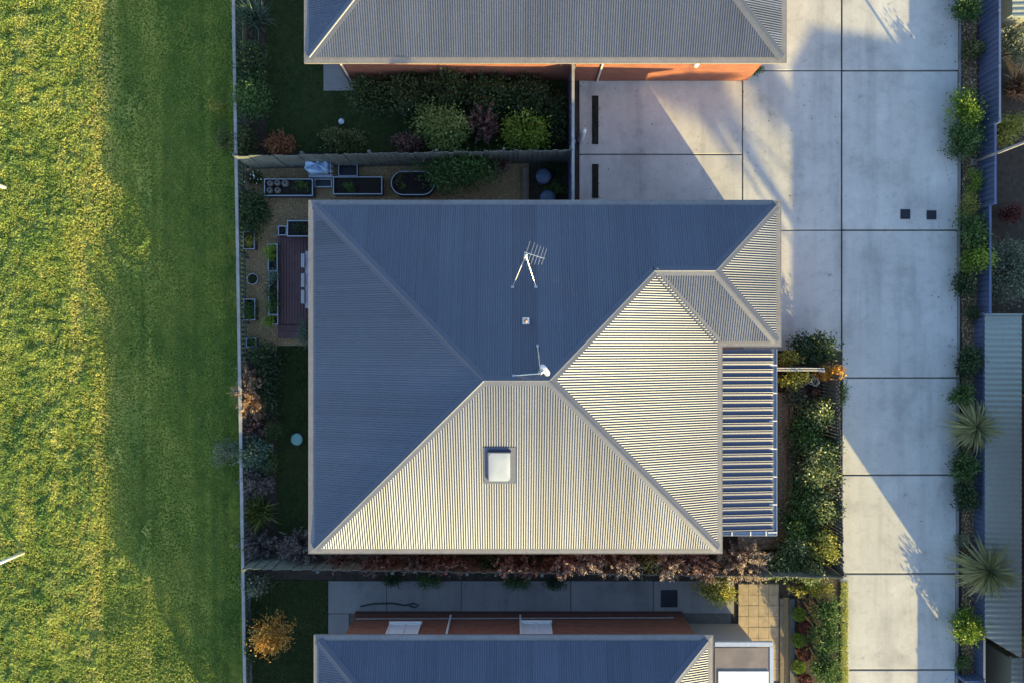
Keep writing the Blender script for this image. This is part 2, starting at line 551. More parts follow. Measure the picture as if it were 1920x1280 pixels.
DX = 11.66
yj = [15.0, Y(133), Y(432), Y(708), Y(890), Y(1075), Y(1255), -16.0]
slab_set('driveway', M['concrete'], [(DX, 15.82 - 0.02 * k, yj[k + 1], yj[k]) for k in range(7)], j=0.06)
slab_set('courtyard', M['concrete'], [(8.15, DX, Y(133), 15.0), (8.15, DX, Y(432), Y(133)), (8.15, DX, -0.35, Y(432)),
                                      (X(1085), 8.15, Y(290), 9.24), (X(1085), 8.15, 3.9, Y(290))], j=0.045)
px_ = [615, 725, 865, 1070, 1225, 1376]
slab_set('side_path', M['concrete2'], [(X(px_[k]), X(px_[k + 1]), -9.62, Y(1088)) for k in range(5)] + [(X(615), X(655), -16, -9.62)], j=0.022)
slab_set('garden_pad', M['concrete2'], [(X(606), X(668), Y(171), Y(110))], j=0.02)
# kerb beside the drive
def struct_part_kerb():
    mb = MB().strip((15.86, 15), (15.72, -13.2), 0.07, -0.1, 0.05)
    struct('kerb', mb, M['concrete2'])
struct_part_kerb()
# lawns, gravel and mulch
def sheet(name, poly, z, mat):
    mb = MB().prism(poly, z - 0.04, z)
    return struct(name, mb, mat)


gravel_poly = [(X(458), Y(318)), (X(1062), Y(306)), (X(1062), 3.6), (X(640), 3.6), (X(640), Y(655)), (X(470), Y(660))]
sheet('gravel_path', [(X(458), Y(316)), (X(992), Y(306)), (X(992), 3.6), (X(640), 3.6), (X(640), Y(655)), (X(458), Y(660))][::-1], -0.012, M['gravelbed'])
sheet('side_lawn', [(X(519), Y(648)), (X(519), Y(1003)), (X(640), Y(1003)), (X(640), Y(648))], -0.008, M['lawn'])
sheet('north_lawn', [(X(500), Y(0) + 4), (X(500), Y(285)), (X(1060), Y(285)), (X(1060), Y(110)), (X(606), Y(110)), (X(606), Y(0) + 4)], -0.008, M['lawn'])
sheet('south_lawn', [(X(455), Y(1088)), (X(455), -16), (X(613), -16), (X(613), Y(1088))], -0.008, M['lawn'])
sheet('verge', [(X(1577), Y(1095)), (X(1577), -16), (X(1588), -16), (X(1588), Y(1095))], -0.006, M['turf'])
sheet('chip_strip', [(8.0, Y(735)), (8.0, Y(1030)), (X(1482), Y(1030)), (X(1482), Y(735))], -0.010, M['gravelbed'])
sheet('side_bed', [(X(1804), 15), (X(1804), -13.2), (16.5, -13.2), (16.5, 15)], -0.010, M['mulch'])

# pavers beside the south house
pav = struct('paved_path', MB().box(X(1384), X(1460), -15.0, Y(1092), -0.026, -0.014), M['joint'])
w = (X(1460) - X(1384)) / 4
me = {}
for k in range(3):
    b = MB().cbox(-w / 2 + 0.004, w / 2 - 0.004, -0.19 + 0.004, 0.19 - 0.004, -0.02, 0.03 + 0.003 * k, 0.005)
    me[k] = mesh_mb('paver', b, (0, 0, 0)); me[k].materials.append(M['paver'])
for r in range(9):
    for c in range(4):
        piece('paver', me[rnd.randrange(3)], pav, (X(1384) + (c + 0.5) * w, Y(1094) - 0.19 - r * 0.38, -0.01), rnd.uniform(-0.01, 0.01))

# ------------------------------------------------------------------ hip roofs
PITCH = 0.39


def corrugated(name, parent, mat, O, e, n, lower, upper, ze, tanp, period=0.076, depth=0.022, seg=8):
    """sheet on a roof plane: u runs along the eave from O, v upslope; lower/upper = piecewise (u, v) chains"""
    lu = [p[0] for p in lower]; lv = [p[1] for p in lower]
    uu = [p[0] for p in upper]; uv = [p[1] for p in upper]
    u0, u1 = min(uu[0], lu[0]), max(uu[-1], lu[-1])
    us = np.union1d(np.arange(u0, u1, period / seg), np.array(sorted(set([p[0] for p in lower + upper]))))
    us = us[(us >= u0 - 1e-6) & (us <= u1 + 1e-6)]
    a = np.interp(us, lu, lv); b = np.maximum(np.interp(us, uu, uv), a)
    cz = depth * 0.5 * (1 + np.cos(2 * np.pi * us / period))
    O = np.array(O, float); e = np.array(e, float); n = np.array(n, float)
    def pts(vv):
        xy = O[None] + us[:, None] * e[None] + vv[:, None] * n[None]
        return np.concatenate([xy, (ze + tanp * vv + cz)[:, None]], 1)
    v = np.concatenate([pts(a), pts(b)])
    k = len(us)
    i = np.arange(k - 1)
    q = np.stack([i, i + 1, i + 1 + k, i + k], 1)
    cr = np.cross(np.append(e, 0), np.append(n, 0))[2]
    if cr < 0:
        q = q[:, ::-1]
    # each 0.76 m sheet has its own slight tone, with fine run-off streaks
    sh_ = np.floor(us / 0.762).astype(int); sh_ -= sh_.min()
    tone = 0.5 + rng.normal(0, 0.17, sh_.max() + 1)[sh_] + np.repeat(rng.normal(0, 0.10, len(us) // 5 + 1), 5)[:len(us)]
    tone = np.clip(tone - 0.28 * ((us / 0.762) % 1.0 < 0.03), 0, 1)
    return part_np(name, v, q, mat, parent, True, np.concatenate([tone, tone]))


def cap(name, parent, A, B, drop, mat, w=0.15, valley=False):
    """folded ridge, hip or valley flashing between two 3D points; drop = fall per metre sideways"""
    A = np.array(A, float); B = np.array(B, float)
    d = (B - A); h = d[:2] / np.linalg.norm(d[:2])
    s = np.array([-h[1], h[0]])
    if valley:
        prof = [(-w, 0.03), (-w * 0.45, 0.012), (0, 0.004), (w * 0.45, 0.012), (w, 0.03)]
        fall = -drop
    else:
        prof = [(-w, 0.012), (-w, 0.024), (-0.035, 0.028), (-0.022, 0.042), (0, 0.05), (0.022, 0.042), (0.035, 0.028), (w, 0.024), (w, 0.012)]
        fall = drop
    mb = MB()
    va, vb = [], []
    for o, z in prof:
        for (Q, arr) in ((A, va), (B, vb)):
            arr.append((Q[0] + s[0] * o, Q[1] + s[1] * o, Q[2] - fall * abs(o) + z))
    n = len(prof)
    mb.add(va + vb, [(k, n + k, n + k + 1, k + 1) for k in range(n - 1)])
    return part(name, mb, mat, parent)


def offset_poly(poly, d):
    """inward offset of a counter-clockwise polygon with square corners"""
    n = len(poly); out = []
    for i in range(n):
        p0 = np.array(poly[i - 1]); p1 = np.array(poly[i]); p2 = np.array(poly[(i + 1) % n])
        a = (p1 - p0) / np.linalg.norm(p1 - p0); b = (p2 - p1) / np.linalg.norm(p2 - p1)
        na = np.array([-a[1], a[0]]); nb = np.array([-b[1], b[0]])
        out.append(tuple(p1 + (na + nb) * d))
    return out


def ring(mb, poly, prof):
    rings = [[(x, y, z) for (x, y) in offset_poly(poly, d)] for d, z in prof]
    n = len(poly)
    b = len(mb.v)
    for r in rings:
        mb.v += [tuple(map(float, p)) for p in r]
    for k in range(len(rings) - 1):
        for i in range(n):
            j = (i + 1) % n
            mb.f.append((b + k * n + i, b + k * n + j, b + (k + 1) * n + j, b + (k + 1) * n + i))
    return mb


def eaves(parent, poly, ze, wall_mat, wall_poly):
    g = MB()
    ring(g, poly, [(0.16, ze - 0.13), (0.015, ze - 0.13), (0.0, ze - 0.115), (0.0, ze - 0.02), (0.016, ze - 0.018), (0.02, ze - 0.022), (0.10, ze - 0.012), (0.25, ze + 0.001)])
    part('gutter', g, M['gutter'], parent)
    f = MB(); ring(f, poly, [(0.165, ze - 0.02), (0.165, ze - 0.19), (0.19, ze - 0.19), (0.19, ze - 0.03)])
    part('fascia', f, M['cream'], parent)
    s = MB()
    n = len(poly)
    a = offset_poly(poly, 0.19)
    vv = [(x, y, ze - 0.17) for x, y in a] + [(x, y, ze - 0.17) for x, y in wall_poly]
    s.add(vv, [(i, n + i, n + (i + 1) % n, (i + 1) % n) for i in range(n)])
    part('soffit', s, M['cream'], parent)
    wl = MB()
    vv = [(x, y, -0.05) for x, y in wall_poly] + [(x, y, ze - 0.171) for x, y in wall_poly]
    wl.add(vv, [(i, (i + 1) % n, n + (i + 1) % n, n + i) for i in range(n)])
    part('wall', wl, wall_mat, parent)


def hip_house(label, x0, x1, y0, y1, ze, wall, base=0.0, wov=(0.8, 0.5, 0.26, 0.26), cat='house', tanp=PITCH):
    """simple rectangular hipped house; wov = wall set-back west, east, south, north"""
    root = thing('house', label, cat, ((x0 + x1) / 2, (y0 + y1) / 2, base))
    poly = [(x0, y0), (x1, y0), (x1, y1), (x0, y1)]
    wp = [(x0 + wov[0], y0 + wov[2]), (x1 - wov[1], y0 + wov[2]), (x1 - wov[1], y1 - wov[3]), (x0 + wov[0], y1 - wov[3])]
    eaves(root, poly, ze, wall, wp)
    i = 0.17
    a, b, c, d = x0 + i, x1 - i, y0 + i, y1 - i
    hs = min(b - a, d - c) / 2
    zr = ze + hs * tanp
    if (b - a) >= (d - c):
        R0, R1 = (a + hs, (c + d) / 2, zr), (b - hs, (c + d) / 2, zr)
        up = [(0, 0), (hs, hs), (b - a - hs, hs), (b - a, 0)]
        corrugated('roof_slope', root, M['roof'], (a, c), (1, 0), (0, 1), [(0, 0), (b - a, 0)], up, ze, tanp)
        corrugated('roof_slope', root, M['roof'], (a, d), (1, 0), (0, -1), [(0, 0), (b - a, 0)], up, ze, tanp)
        up = [(0, 0), (hs, hs), (2 * hs, 0)]
        corrugated('roof_slope', root, M['roof'], (a, c), (0, 1), (1, 0), [(0, 0), (2 * hs, 0)], up, ze, tanp)
        corrugated('roof_slope', root, M['roof'], (b, c), (0, 1), (-1, 0), [(0, 0), (2 * hs, 0)], up, ze, tanp)
        ends = [((a, c, ze), R0), ((a, d, ze), R0), ((b, c, ze), R1), ((b, d, ze), R1)]
    else:
        R0, R1 = ((a + b) / 2, c + hs, zr), ((a + b) / 2, d - hs, zr)
        up = [(0, 0), (hs, hs), (d - c - hs, hs), (d - c, 0)]
        corrugated('roof_slope', root, M['roof'], (a, c), (0, 1), (1, 0), [(0, 0), (d - c, 0)], up, ze, tanp)
        corrugated('roof_slope', root, M['roof'], (b, c), (0, 1), (-1, 0), [(0, 0), (d - c, 0)], up, ze, tanp)
        up = [(0, 0), (hs, hs), (2 * hs, 0)]
        corrugated('roof_slope', root, M['roof'], (a, c), (1, 0), (0, 1), [(0, 0), (2 * hs, 0)], up, ze, tanp)
        corrugated('roof_slope', root, M['roof'], (a, d), (1, 0), (0, -1), [(0, 0), (2 * hs, 0)], up, ze, tanp)
        ends = [((a, c, ze), R0), ((b, c, ze), R0), ((a, d, ze), R1), ((b, d, ze), R1)]
    for A, B in ends:
        cap('hip_cap', root, A, B, tanp * 0.7071, M['cap'])
    cap('ridge_cap', root, R0, R1, tanp, M['cap'])
    return root


# ---- the house in the middle
ZE = 2.62
house = thing('house', 'pale grey corrugated-roofed house in the middle, with antenna, skylight and verandah', 'house', (0, 0, 0))
gp = [(-6.50, -6.77), (6.72, -6.77), (6.72, -0.17), (8.60, -0.17), (8.60, 4.51), (-6.50, 4.51)]
wp = [(-5.9, -6.3), (6.25, -6.3), (6.25, 0.28), (8.15, 0.28), (8.15, 4.05), (-5.9, 4.05)]
eaves(house, gp, ZE, M['brick'], wp)
a, b, c, d = -6.29, 6.55, -6.60, 4.34
hs = (d - c) / 2
yr = (c + d) / 2
zr = ZE + hs * PITCH
e2, y2 = 8.43, 0.0
h2 = (d - y2) / 2
z2 = ZE + h2 * PITCH
RW, RE = (a + hs, yr, zr), (b - hs, yr, zr)
M1, M2 = (b - h2, y2 + h2, z2), (e2 - h2, y2 + h2, z2)
rs = M['roof']
corrugated('roof_slope', house, rs, (0, d), (1, 0), (0, -1), [(a, 0), (e2, 0)], [(a, 0), (RW[0], hs), (RE[0], hs), (M1[0], h2), (M2[0], h2), (e2, 0)], ZE, PITCH)
corrugated('roof_slope', house, rs, (a, 0), (0, 1), (1, 0), [(c, 0), (d, 0)], [(c, 0), (yr, hs), (d, 0)], ZE, PITCH)
corrugated('roof_slope', house, rs, (0, c), (1, 0), (0, 1), [(a, 0), (b, 0)], [(a, 0), (RW[0], hs), (RE[0], hs), (b, 0)], ZE, PITCH)
corrugated('roof_slope', house, rs, (b, 0), (0, 1), (-1, 0), [(c, 0), (y2, 0), (y2 + h2, h2)], [(c, 0), (yr, hs), (y2 + h2, h2)], ZE, PITCH)
corrugated('roof_slope', house, rs, (0, y2), (1, 0), (0, 1), [(M1[0], h2), (b, 0), (e2, 0)], [(M1[0], h2), (M2[0], h2), (e2, 0)], ZE, PITCH)
corrugated('roof_slope', house, rs, (e2, 0), (0, 1), (-1, 0), [(y2, 0), (d, 0)], [(y2, 0), (y2 + h2, h2), (d, 0)], ZE, PITCH)
for A, B in [((a, d, ZE), RW), ((a, c, ZE), RW), ((b, c, ZE), RE), (M1, RE), ((e2, d, ZE), M2), ((e2, y2, ZE), M2)]:
    cap('hip_cap', house, A, B, PITCH * 0.7071, M['cap'])
cap('ridge_cap', house, RW, RE, PITCH, M['cap'])
cap('ridge_cap', house, M1, M2, PITCH, M['cap'])
cap('valley_flashing', house, (b, y2, ZE), M1, PITCH * 0.7071, M['cap'], 0.12, True)

for k in range(13):
    part('gutter_clip', MB().box(-5.6 + 1.12 * k, -5.575 + 1.12 * k, 4.44, 4.503, ZE - 0.016, ZE - 0.004), M['gutter'], house)

# verandah: ribbed sheets falling east, gutters east and south, posts
vx0, vx1, vy0, vy1 = 6.74, 8.42, -6.10, -0.26
def verandah():
    per = 0.246
    prof = [(0.0, 0.0), (0.112, 0.0), (0.120, 0.048), (0.132, 0.050), (0.160, 0.030), (0.172, 0.030), (0.180, 0.050), (0.192, 0.048), (0.246, 0.0)]
    yy, zz = [], []
    k = 0
    while vy1 - k * per > vy0:
        for (u, z) in prof[:-1]:
            t = vy1 - k * per - u
            if t >= vy0:
                yy.append(t); zz.append(z)
        k += 1
    n = len(yy)
    zw, zl = 2.50, 2.33
    v = [(vx0, y, zw + z) for y, z in zip(yy, zz)] + [(vx1, y, zl + z) for y, z in zip(yy, zz)]
    q = [(i, i + 1, n + i + 1, n + i) for i in range(n - 1)]
    r = MB().add(v, q)
    part('verandah_roof', r, M['verandah'], house)
    g = MB()
    g.box(vx1 - 0.02, vx1 + 0.14, vy0 - 0.16, vy1 + 0.02, 2.21, 2.225)
    g.box(vx1 + 0.125, vx1 + 0.14, vy0 - 0.16, vy1 + 0.02, 2.225, 2.33)
    g.box(vx1 - 0.02, vx1 - 0.005, vy0 - 0.02, vy1 + 0.02, 2.225, 2.30)
    part('verandah_gutter', g, M['bedrim'], house)
    g = MB()
    g.box(vx0, vx1 - 0.03, vy0 - 0.15, vy0 - 0.01, 2.29, 2.305)
    g.box(vx0, vx1 + 0.12, vy0 - 0.16, vy0 - 0.145, 2.23, 2.36)
    part('verandah_gutter', g, M['bedrim'], house)
    for y in (vy0 - 0.12, (vy0 + vy1) / 2, vy1 - 0.2):
        part('verandah_post', MB().box(vx1 - 0.12, vx1 - 0.03, y, y + 0.09, -0.03, 2.215), M['cream'], house)
    part('verandah_floor', MB().box(6.25, vx1 - 0.25, vy0, vy1 + 0.4, -0.03, 0.10), M['concrete2'], house)
    for k in range(7):
        y = vy1 - 0.5 - k * 0.9
        part('gutter_bracket', MB().box(vx1 - 0.16, vx1 + 0.135, y - 0.018, y + 0.018, 2.332, 2.342), M['white'], house)
    for x in (vx0 + 0.35, vx0 + 0.95, vx0 + 1.45):
        part('gutter_bracket', MB().box(x - 0.018, x + 0.018, vy0 - 0.158, vy0, 2.362, 2.372), M['white'], house)
verandah()

# skylight on the sunny slope
def roof_z(y_from_south):
    return ZE + PITCH * (y_from_south - c)
def skylight():
    t = math.atan(PITCH)
    y0, y1 = Y(904, 3.4), Y(836, 3.8)
    x0, x1 = X(907, 3.55), X(967, 3.55)
    yc = (y0 + y1) / 2; xc = (x0 + x1) / 2
    wx = (x1 - x0) / 2; ln = (y1 - y0) / 2 / math.cos(t)
    def loc(u, v, wz):
        return (xc + u, yc + v * math.cos(t) - wz * math.sin(t), roof_z(yc) + v * math.sin(t) + wz * math.cos(t))
    def sbox(mb, u0, u1, v0, v1, w0, w1):
        pts = [loc(u, v, w_) for w_ in (w0, w1) for (u, v) in ((u0, v0), (u1, v0), (u1, v1), (u0, v1))]
        return mb.add(pts, [(3, 2, 1, 0), (4, 5, 6, 7), (0, 1, 5, 4), (1, 2, 6, 5), (2, 3, 7, 6), (3, 0, 4, 7)])
    sk = part('skylight', sbox(MB(), -wx, wx, -ln, ln, 0.0, 0.024), M['cap'], house)
    mb = MB(); cw = wx - 0.14; cl = ln - 0.12
    for (u0, u1, v0, v1) in ((-cw, cw, -cl, -cl + 0.05), (-cw, cw, cl - 0.05, cl), (-cw, -cw + 0.05, -cl + 0.05, cl - 0.05), (cw - 0.05, cw, -cl + 0.05, cl - 0.05)):
        sbox(mb, u0, u1, v0, v1, 0.02, 0.13)
    part('skylight_frame', mb, M['cap'], sk)
    dm = MB(); n = 10
    g = [[loc(-cw + 0.03 + (2 * cw - 0.06) * i / n, -cl + 0.03 + (2 * cl - 0.06) * j / n, 0.13 + 0.03 * (1 - (2 * i / n - 1) ** 4) * (1 - (2 * j / n - 1) ** 4)) for i in range(n + 1)] for j in range(n + 1)]
    vv = [p for r_ in g for p in r_]
    dm.add(vv, [(j * (n + 1) + i, j * (n + 1) + i + 1, (j + 1) * (n + 1) + i + 1, (j + 1) * (n + 1) + i) for j in range(n) for i in range(n)])
    part('skylight_dome', dm, M['dome'], sk, True)
skylight()
# flue
def nroof(y):
    return ZE + PITCH * (d - y)
fp = P(986, 602, 4.1)
zf = nroof(fp[1])
fl = part('flue', MB().lathe((fp[0], fp[1], zf - 0.08), [(0.055, 0), (0.055, 0.30), (0.06, 0.30), (0.06, 0.36), (0.02, 0.40)], 14), M['flue'], house, False)
part('flue_collar', MB().cbox(fp[0] - 0.10, fp[0] + 0.10, fp[1] - 0.10, fp[1] + 0.10, zf - 0.06, zf + 0.075, 0.02), M['white'], fl)

# television antenna on the shaded slope
def antenna():
    za = 4.5
    ap = P(986, 478, za)
    base = np.array([ap[0], ap[1], nroof(ap[1]) + 0.015])
    root = thing('television_antenna', 'silver multi-element television antenna with two long stays on the shaded roof slope', 'antenna', base)
    part('mast', MB().tube([base - (0, 0, 0.02), ap], 0.02, 8), M['alum'], root)
    part('mast_foot', MB().box(base[0] - 0.06, base[0] + 0.06, base[1] - 0.06, base[1] + 0.06, base[2] - 0.02, base[2] + 0.03), M['alum'], root)
    for fx in (961, 1005):
        f = P(fx, 538, 3.72); f[2] = nroof(f[1]) + 0.015
        part('stay', MB().tube([ap - (0, 0, 0.12), f], 0.012, 7), M['alum'], root)
        part('stay_foot', MB().box(f[0] - 0.05, f[0] + 0.05, f[1] - 0.04, f[1] + 0.04, f[2] - 0.02, f[2] + 0.02), M['alum'], root)
    b0, b1 = P(983, 473, za + 0.03), P(1021, 485, za + 0.03)
    part('boom', MB().tube([b0, b1], 0.015, 8), M['alum'], root)
    dirb = (b1 - b0) / np.linalg.norm(b1 - b0)
    el = np.array([0.32, 0.95, 0])
    for k, (tt, up, dn) in enumerate([(0.10, 0.36, 0.42), (0.32, 0.36, 0.36), (0.48, 0.33, 0.30), (0.64, 0.31, 0.26), (0.80, 0.30, 0.23), (0.95, 0.29, 0.20)]):
        cpt = b0 + (b1 - b0) * tt
        part('element', MB().tube([cpt - el * dn, cpt + el * up], 0.009, 6), M['alum'], root)
    part('junction_box', MB().cbox(ap[0] - 0.05, ap[0] + 0.05, ap[1] - 0.07, ap[1] + 0.02, za - 0.08, za + 0.02), M['white'], root)
antenna()


def receiver():
    zm = 5.15
    m = P(1014, 700, zm)
    base = np.array([m[0], m[1], nroof(m[1]) + 0.015])
    root = thing('internet_receiver', 'white oval internet receiver on a stayed pole beside the roof ridge', 'antenna', base)
    part('mast', MB().tube([base - (0, 0, 0.02), m + (0, 0, 0.05)], 0.022, 8), M['alum'], root)
    part('mast_foot', MB().box(base[0] - 0.06, base[0] + 0.06, base[1] - 0.05, base[1] + 0.05, base[2] - 0.02, base[2] + 0.03), M['alum'], root)
    for fx, fy in ((963, 703), (1008, 648)):
        f = P(fx, fy, 4.45); f[2] = nroof(f[1]) + 0.015
        part('stay', MB().tube([m - (0, 0, 0.06), f], 0.014, 7), M['alum'], root)
        part('stay_foot', MB().box(f[0] - 0.04, f[0] + 0.04, f[1] - 0.04, f[1] + 0.04, f[2] - 0.02, f[2] + 0.02), M['alum'], root)
    pc = P(1022, 693, zm + 0.12)
    dl = np.array([0.12, -0.17, 0.0]); dl = dl / np.linalg.norm(dl)
    sd = np.array([dl[1], -dl[0], 0]); nn = np.array([0.75, 0.5, 0.42]); nn /= np.linalg.norm(nn)
    mb = MB(); rings = []
    for (off, s) in ((-0.05, 0.6), (-0.04, 0.95), (0.0, 1.0), (0.035, 0.9), (0.05, 0.6)):
        r_ = []
        for k in range(18):
            t = 2 * math.pi * k / 18
            q = pc + dl * 0.19 * s * np.sign(math.cos(t)) * abs(math.cos(t)) ** 0.7 + np.array([0, 0, 0.13]) * s * math.sin(t) * 0.9 + sd * -0.055 * s * math.sin(t) + nn * off
            r_.append(tuple(q))
        rings.append(r_)
    v = [p for r_ in rings for p in r_]
    f = [(i * 18 + k, i * 18 + (k + 1) % 18, (i + 1) * 18 + (k + 1) % 18, (i + 1) * 18 + k) for i in range(4) for k in range(18)]
    f += [tuple(range(17, -1, -1)), tuple(72 + k for k in range(18))]
    part('receiver_panel', mb.add(v, f), M['white'], root, True)
    part('bracket', MB().tube([m, pc], 0.03, 8), M['white'], root)
receiver()

# ---- neighbours
nh = hip_house('grey-roofed brick house at the top edge, above the hedge and courtyard', -6.64, 8.77, 8.88, 20.0, ZE, M['brick'], wov=(0.83, 0.45, 0.34, 0.5))
sh = hip_house('blue-grey roofed brick house at the bottom edge with white windows', -6.33, 6.42, -20.1, -9.36, ZE, M['brick'], wov=(0.83, 0.4, 0.4, 0.27), tanp=0.335)
eh = hip_house('brick house standing right of the frame beyond the metal shed', 17.4, 27.0, -12.9, -1.5, 3.45, M['brick'], base=-1.6, wov=(0.45, 0.45, 0.4, 0.4))
for o in list(eh.children):
    if o.name.startswith('wall'):
        for v in o.data.vertices:
            if v.co.z < 1.8: v.co.z = 0.0

# south house details: windows, plinth, pipe, downpipes, porch
wy = -9.63
def window(parent, x0, x1, z0, z1, y):
    w_ = part('window', MB().box(x0, x1, y + 0.004, y + 0.02, z0, z1), M['blind'], parent)
    fr = MB()
    for (p0, p1, q0, q1) in ((x0 - 0.05, x1 + 0.05, z0 - 0.05, z0), (x0 - 0.05, x1 + 0.05, z1, z1 + 0.05), (x0 - 0.05, x0, z0, z1), (x1, x1 + 0.05, z0, z1), ((x0 + x1) / 2 - 0.02, (x0 + x1) / 2 + 0.02, z0, z1)):
        fr.box(p0, p1, y + 0.002, y + 0.05, q0, q1)
    part('window_frame', fr, M['white'], w_)
    part('window_sill', MB().box(x0 - 0.08, x1 + 0.08, y + 0.002, y + 0.10, z0 - 0.12, z0 - 0.052), M['white'], w_)
window(sh, X(730, 1.4), X(784, 1.4), 1.05, 2.0, wy)
window(sh, X(981, 1.4), X(1032, 1.4), 0.95, 2.0, wy)
part('plinth', MB().box(-5.53, 6.0, wy, wy + 0.10, -0.03, 0.30), simple('dark_plinth', (0.11, 0.045, 0.035), 0.8), sh)
part('wall_pipe', MB().tube([(-5.4, wy + 0.05, 0.62), (5.6, wy + 0.05, 0.50)], 0.022, 8), M['caprail'], sh)
for x in (X(842, 1), X(976, 1)):
    part('downpipe', MB().tube([(x, wy + 0.06, -0.02), (x, wy + 0.06, 2.45)], 0.035, 8), M['white'], sh)
# porch on the east end of the south house
part('porch_wall', MB().box(6.03, 8.02, -13.5, -9.98, -0.03, 2.40), M['render'], sh)
pr = part('porch_roof', MB().box(6.5, X(1447, 2.5), -15, Y(1214, 2.5), 2.43, 2.50), M['tint'], sh)
part('porch_sheet', MB().box(X(1347, 2.52), X(1441, 2.52), -15, Y(1258, 2.52), 2.502, 2.53), M['white'], pr)
g = MB(); g.box(6.5, X(1449, 2.5), Y(1211, 2.5), Y(1203, 2.5), 2.40, 2.52); g.box(X(1443, 2.5), X(1450, 2.5), -15, Y(1211.5, 2.5), 2.40, 2.52)
part('porch_gutter', g, M['bedrim'], pr)
for y in (-10.9, -14.6):
    part('porch_post', MB().box(X(1440, 2.5), X(1446, 2.5), y, y + 0.1, -0.03, 2.43), M['white'], sh)
# north house details
ny = 9.22
for x in (X(660), 3.0):
    part('downpipe', MB().tube([(x, ny - 0.05, -0.02), (x, ny - 0.05, 2.45)], 0.035, 8), M['cream'], nh)
part('wall_lamp', MB().lathe((X(1306, 1.9), ny - 0.12, 1.75), [(0.03, 0), (0.09, 0.05), (0.09, 0.2), (0.03, 0.26)], 12), M['white'], nh)


# ------------------------------------------------------------------ fences
def fence(label, A, B, h, name='paling_fence', pal_w=0.145, step=0.15, mat=None, lap=True, cap_rail=None, rails=(0.35, 1.4), z0=0.0, side=1, post_gap=2.4, jitter=0.012, group=None, thick=0.018, under=0.0):
    """posts, rails and one object per paling; side = which side of the rails the palings sit on"""
    mat = mat or M['paling']
    A = np.array([A[0], A[1], z0]); B = np.array([B[0], B[1], z0])
    Ln = np.linalg.norm(B - A); dr = (B - A) / Ln
    ang = math.atan2(dr[1], dr[0]); nr = np.array([-dr[1], dr[0], 0]) * side
    root = thing(name, label, 'fence', A, group)
    n = max(1, int(round(Ln / post_gap)))
    for k in range(n + 1):
        c_ = A + dr * (Ln * k / n) - nr * 0.05
        mb = MB().box(-0.045, 0.045, -0.045, 0.045, -0.25 - under, h - 0.06)
        m = mesh_mb('post', mb, (0, 0, 0)); m.materials.append(mat)
        piece('post', m, root, c_, ang)
    for rz in rails:
        mb = MB(); a = A + dr * 0.0; b_ = B
        mb.strip(a, b_, 0.04, z0 + rz, z0 + rz + 0.075)
        part('rail', mb, mat, root)
    ms = []
    for v in range(4):
        mb = MB().box(-pal_w / 2, pal_w / 2, -thick / 2, thick / 2, -0.04, h - rnd.uniform(0, jitter * 1.5))
        m = mesh_mb('paling', mb, (0, 0, 0)); m.materials.append(mat); ms.append(m)
    k = 0; u = step / 2
    while u < Ln:
        off = 0.03 + (0.012 if (lap and k % 2) else 0)
        piece('paling', ms[rnd.randrange(4)], root, A + dr * u + nr * off, ang, rnd.uniform(-0.012, 0.012), rnd.uniform(-0.006, 0.006))
        u += step; k += 1
    if cap_rail:
        part('cap_rail', MB().strip(A, B, cap_rail, z0 + h - 0.02, z0 + h + 0.025), M['cream'] if mat is M['cream'] else M['caprail'], root)
    return root


fence('long weathered paling fence behind the raised garden beds', (-9.2, 6.14), (1.96, 6.36), 1.8, side=-1, pal_w=0.15, step=0.165)
fence('paling fence behind the feathery shrubs below the middle house', (-8.95, -7.56), (10.95, -7.86), 1.7, side=1, pal_w=0.15, step=0.165)
fence('dark open-slat fence between the leafy side garden and the driveway', (10.84, -1.15), (11.0, -7.75), 1.75, name='slat_fence', side=-1, pal_w=0.082, step=0.115, mat=M['slat'], lap=False)
fence('low grey-green picket fence between the gardens and the grass field', (-9.60, 14.5), (-9.10, -15.5), 0.82, name='picket_fence', side=-1, pal_w=0.075, step=0.155, mat=M['picket'], lap=False, cap_rail=0.10, rails=(0.15, 0.6), under=0.3)
fence('grey fence between the hedged north garden and the concrete courtyard', (2.02, 9.15), (2.02, 4.12), 1.75, side=-1, cap_rail=0.09, mat=M['colorfence'])
fence('short pale side fence between the verandah and the slat fence', (8.60, -0.93), (10.45, -0.93), 1.45, side=1, cap_rail=0.10, mat=M['cream'], step=0.11, pal_w=0.10, lap=False)


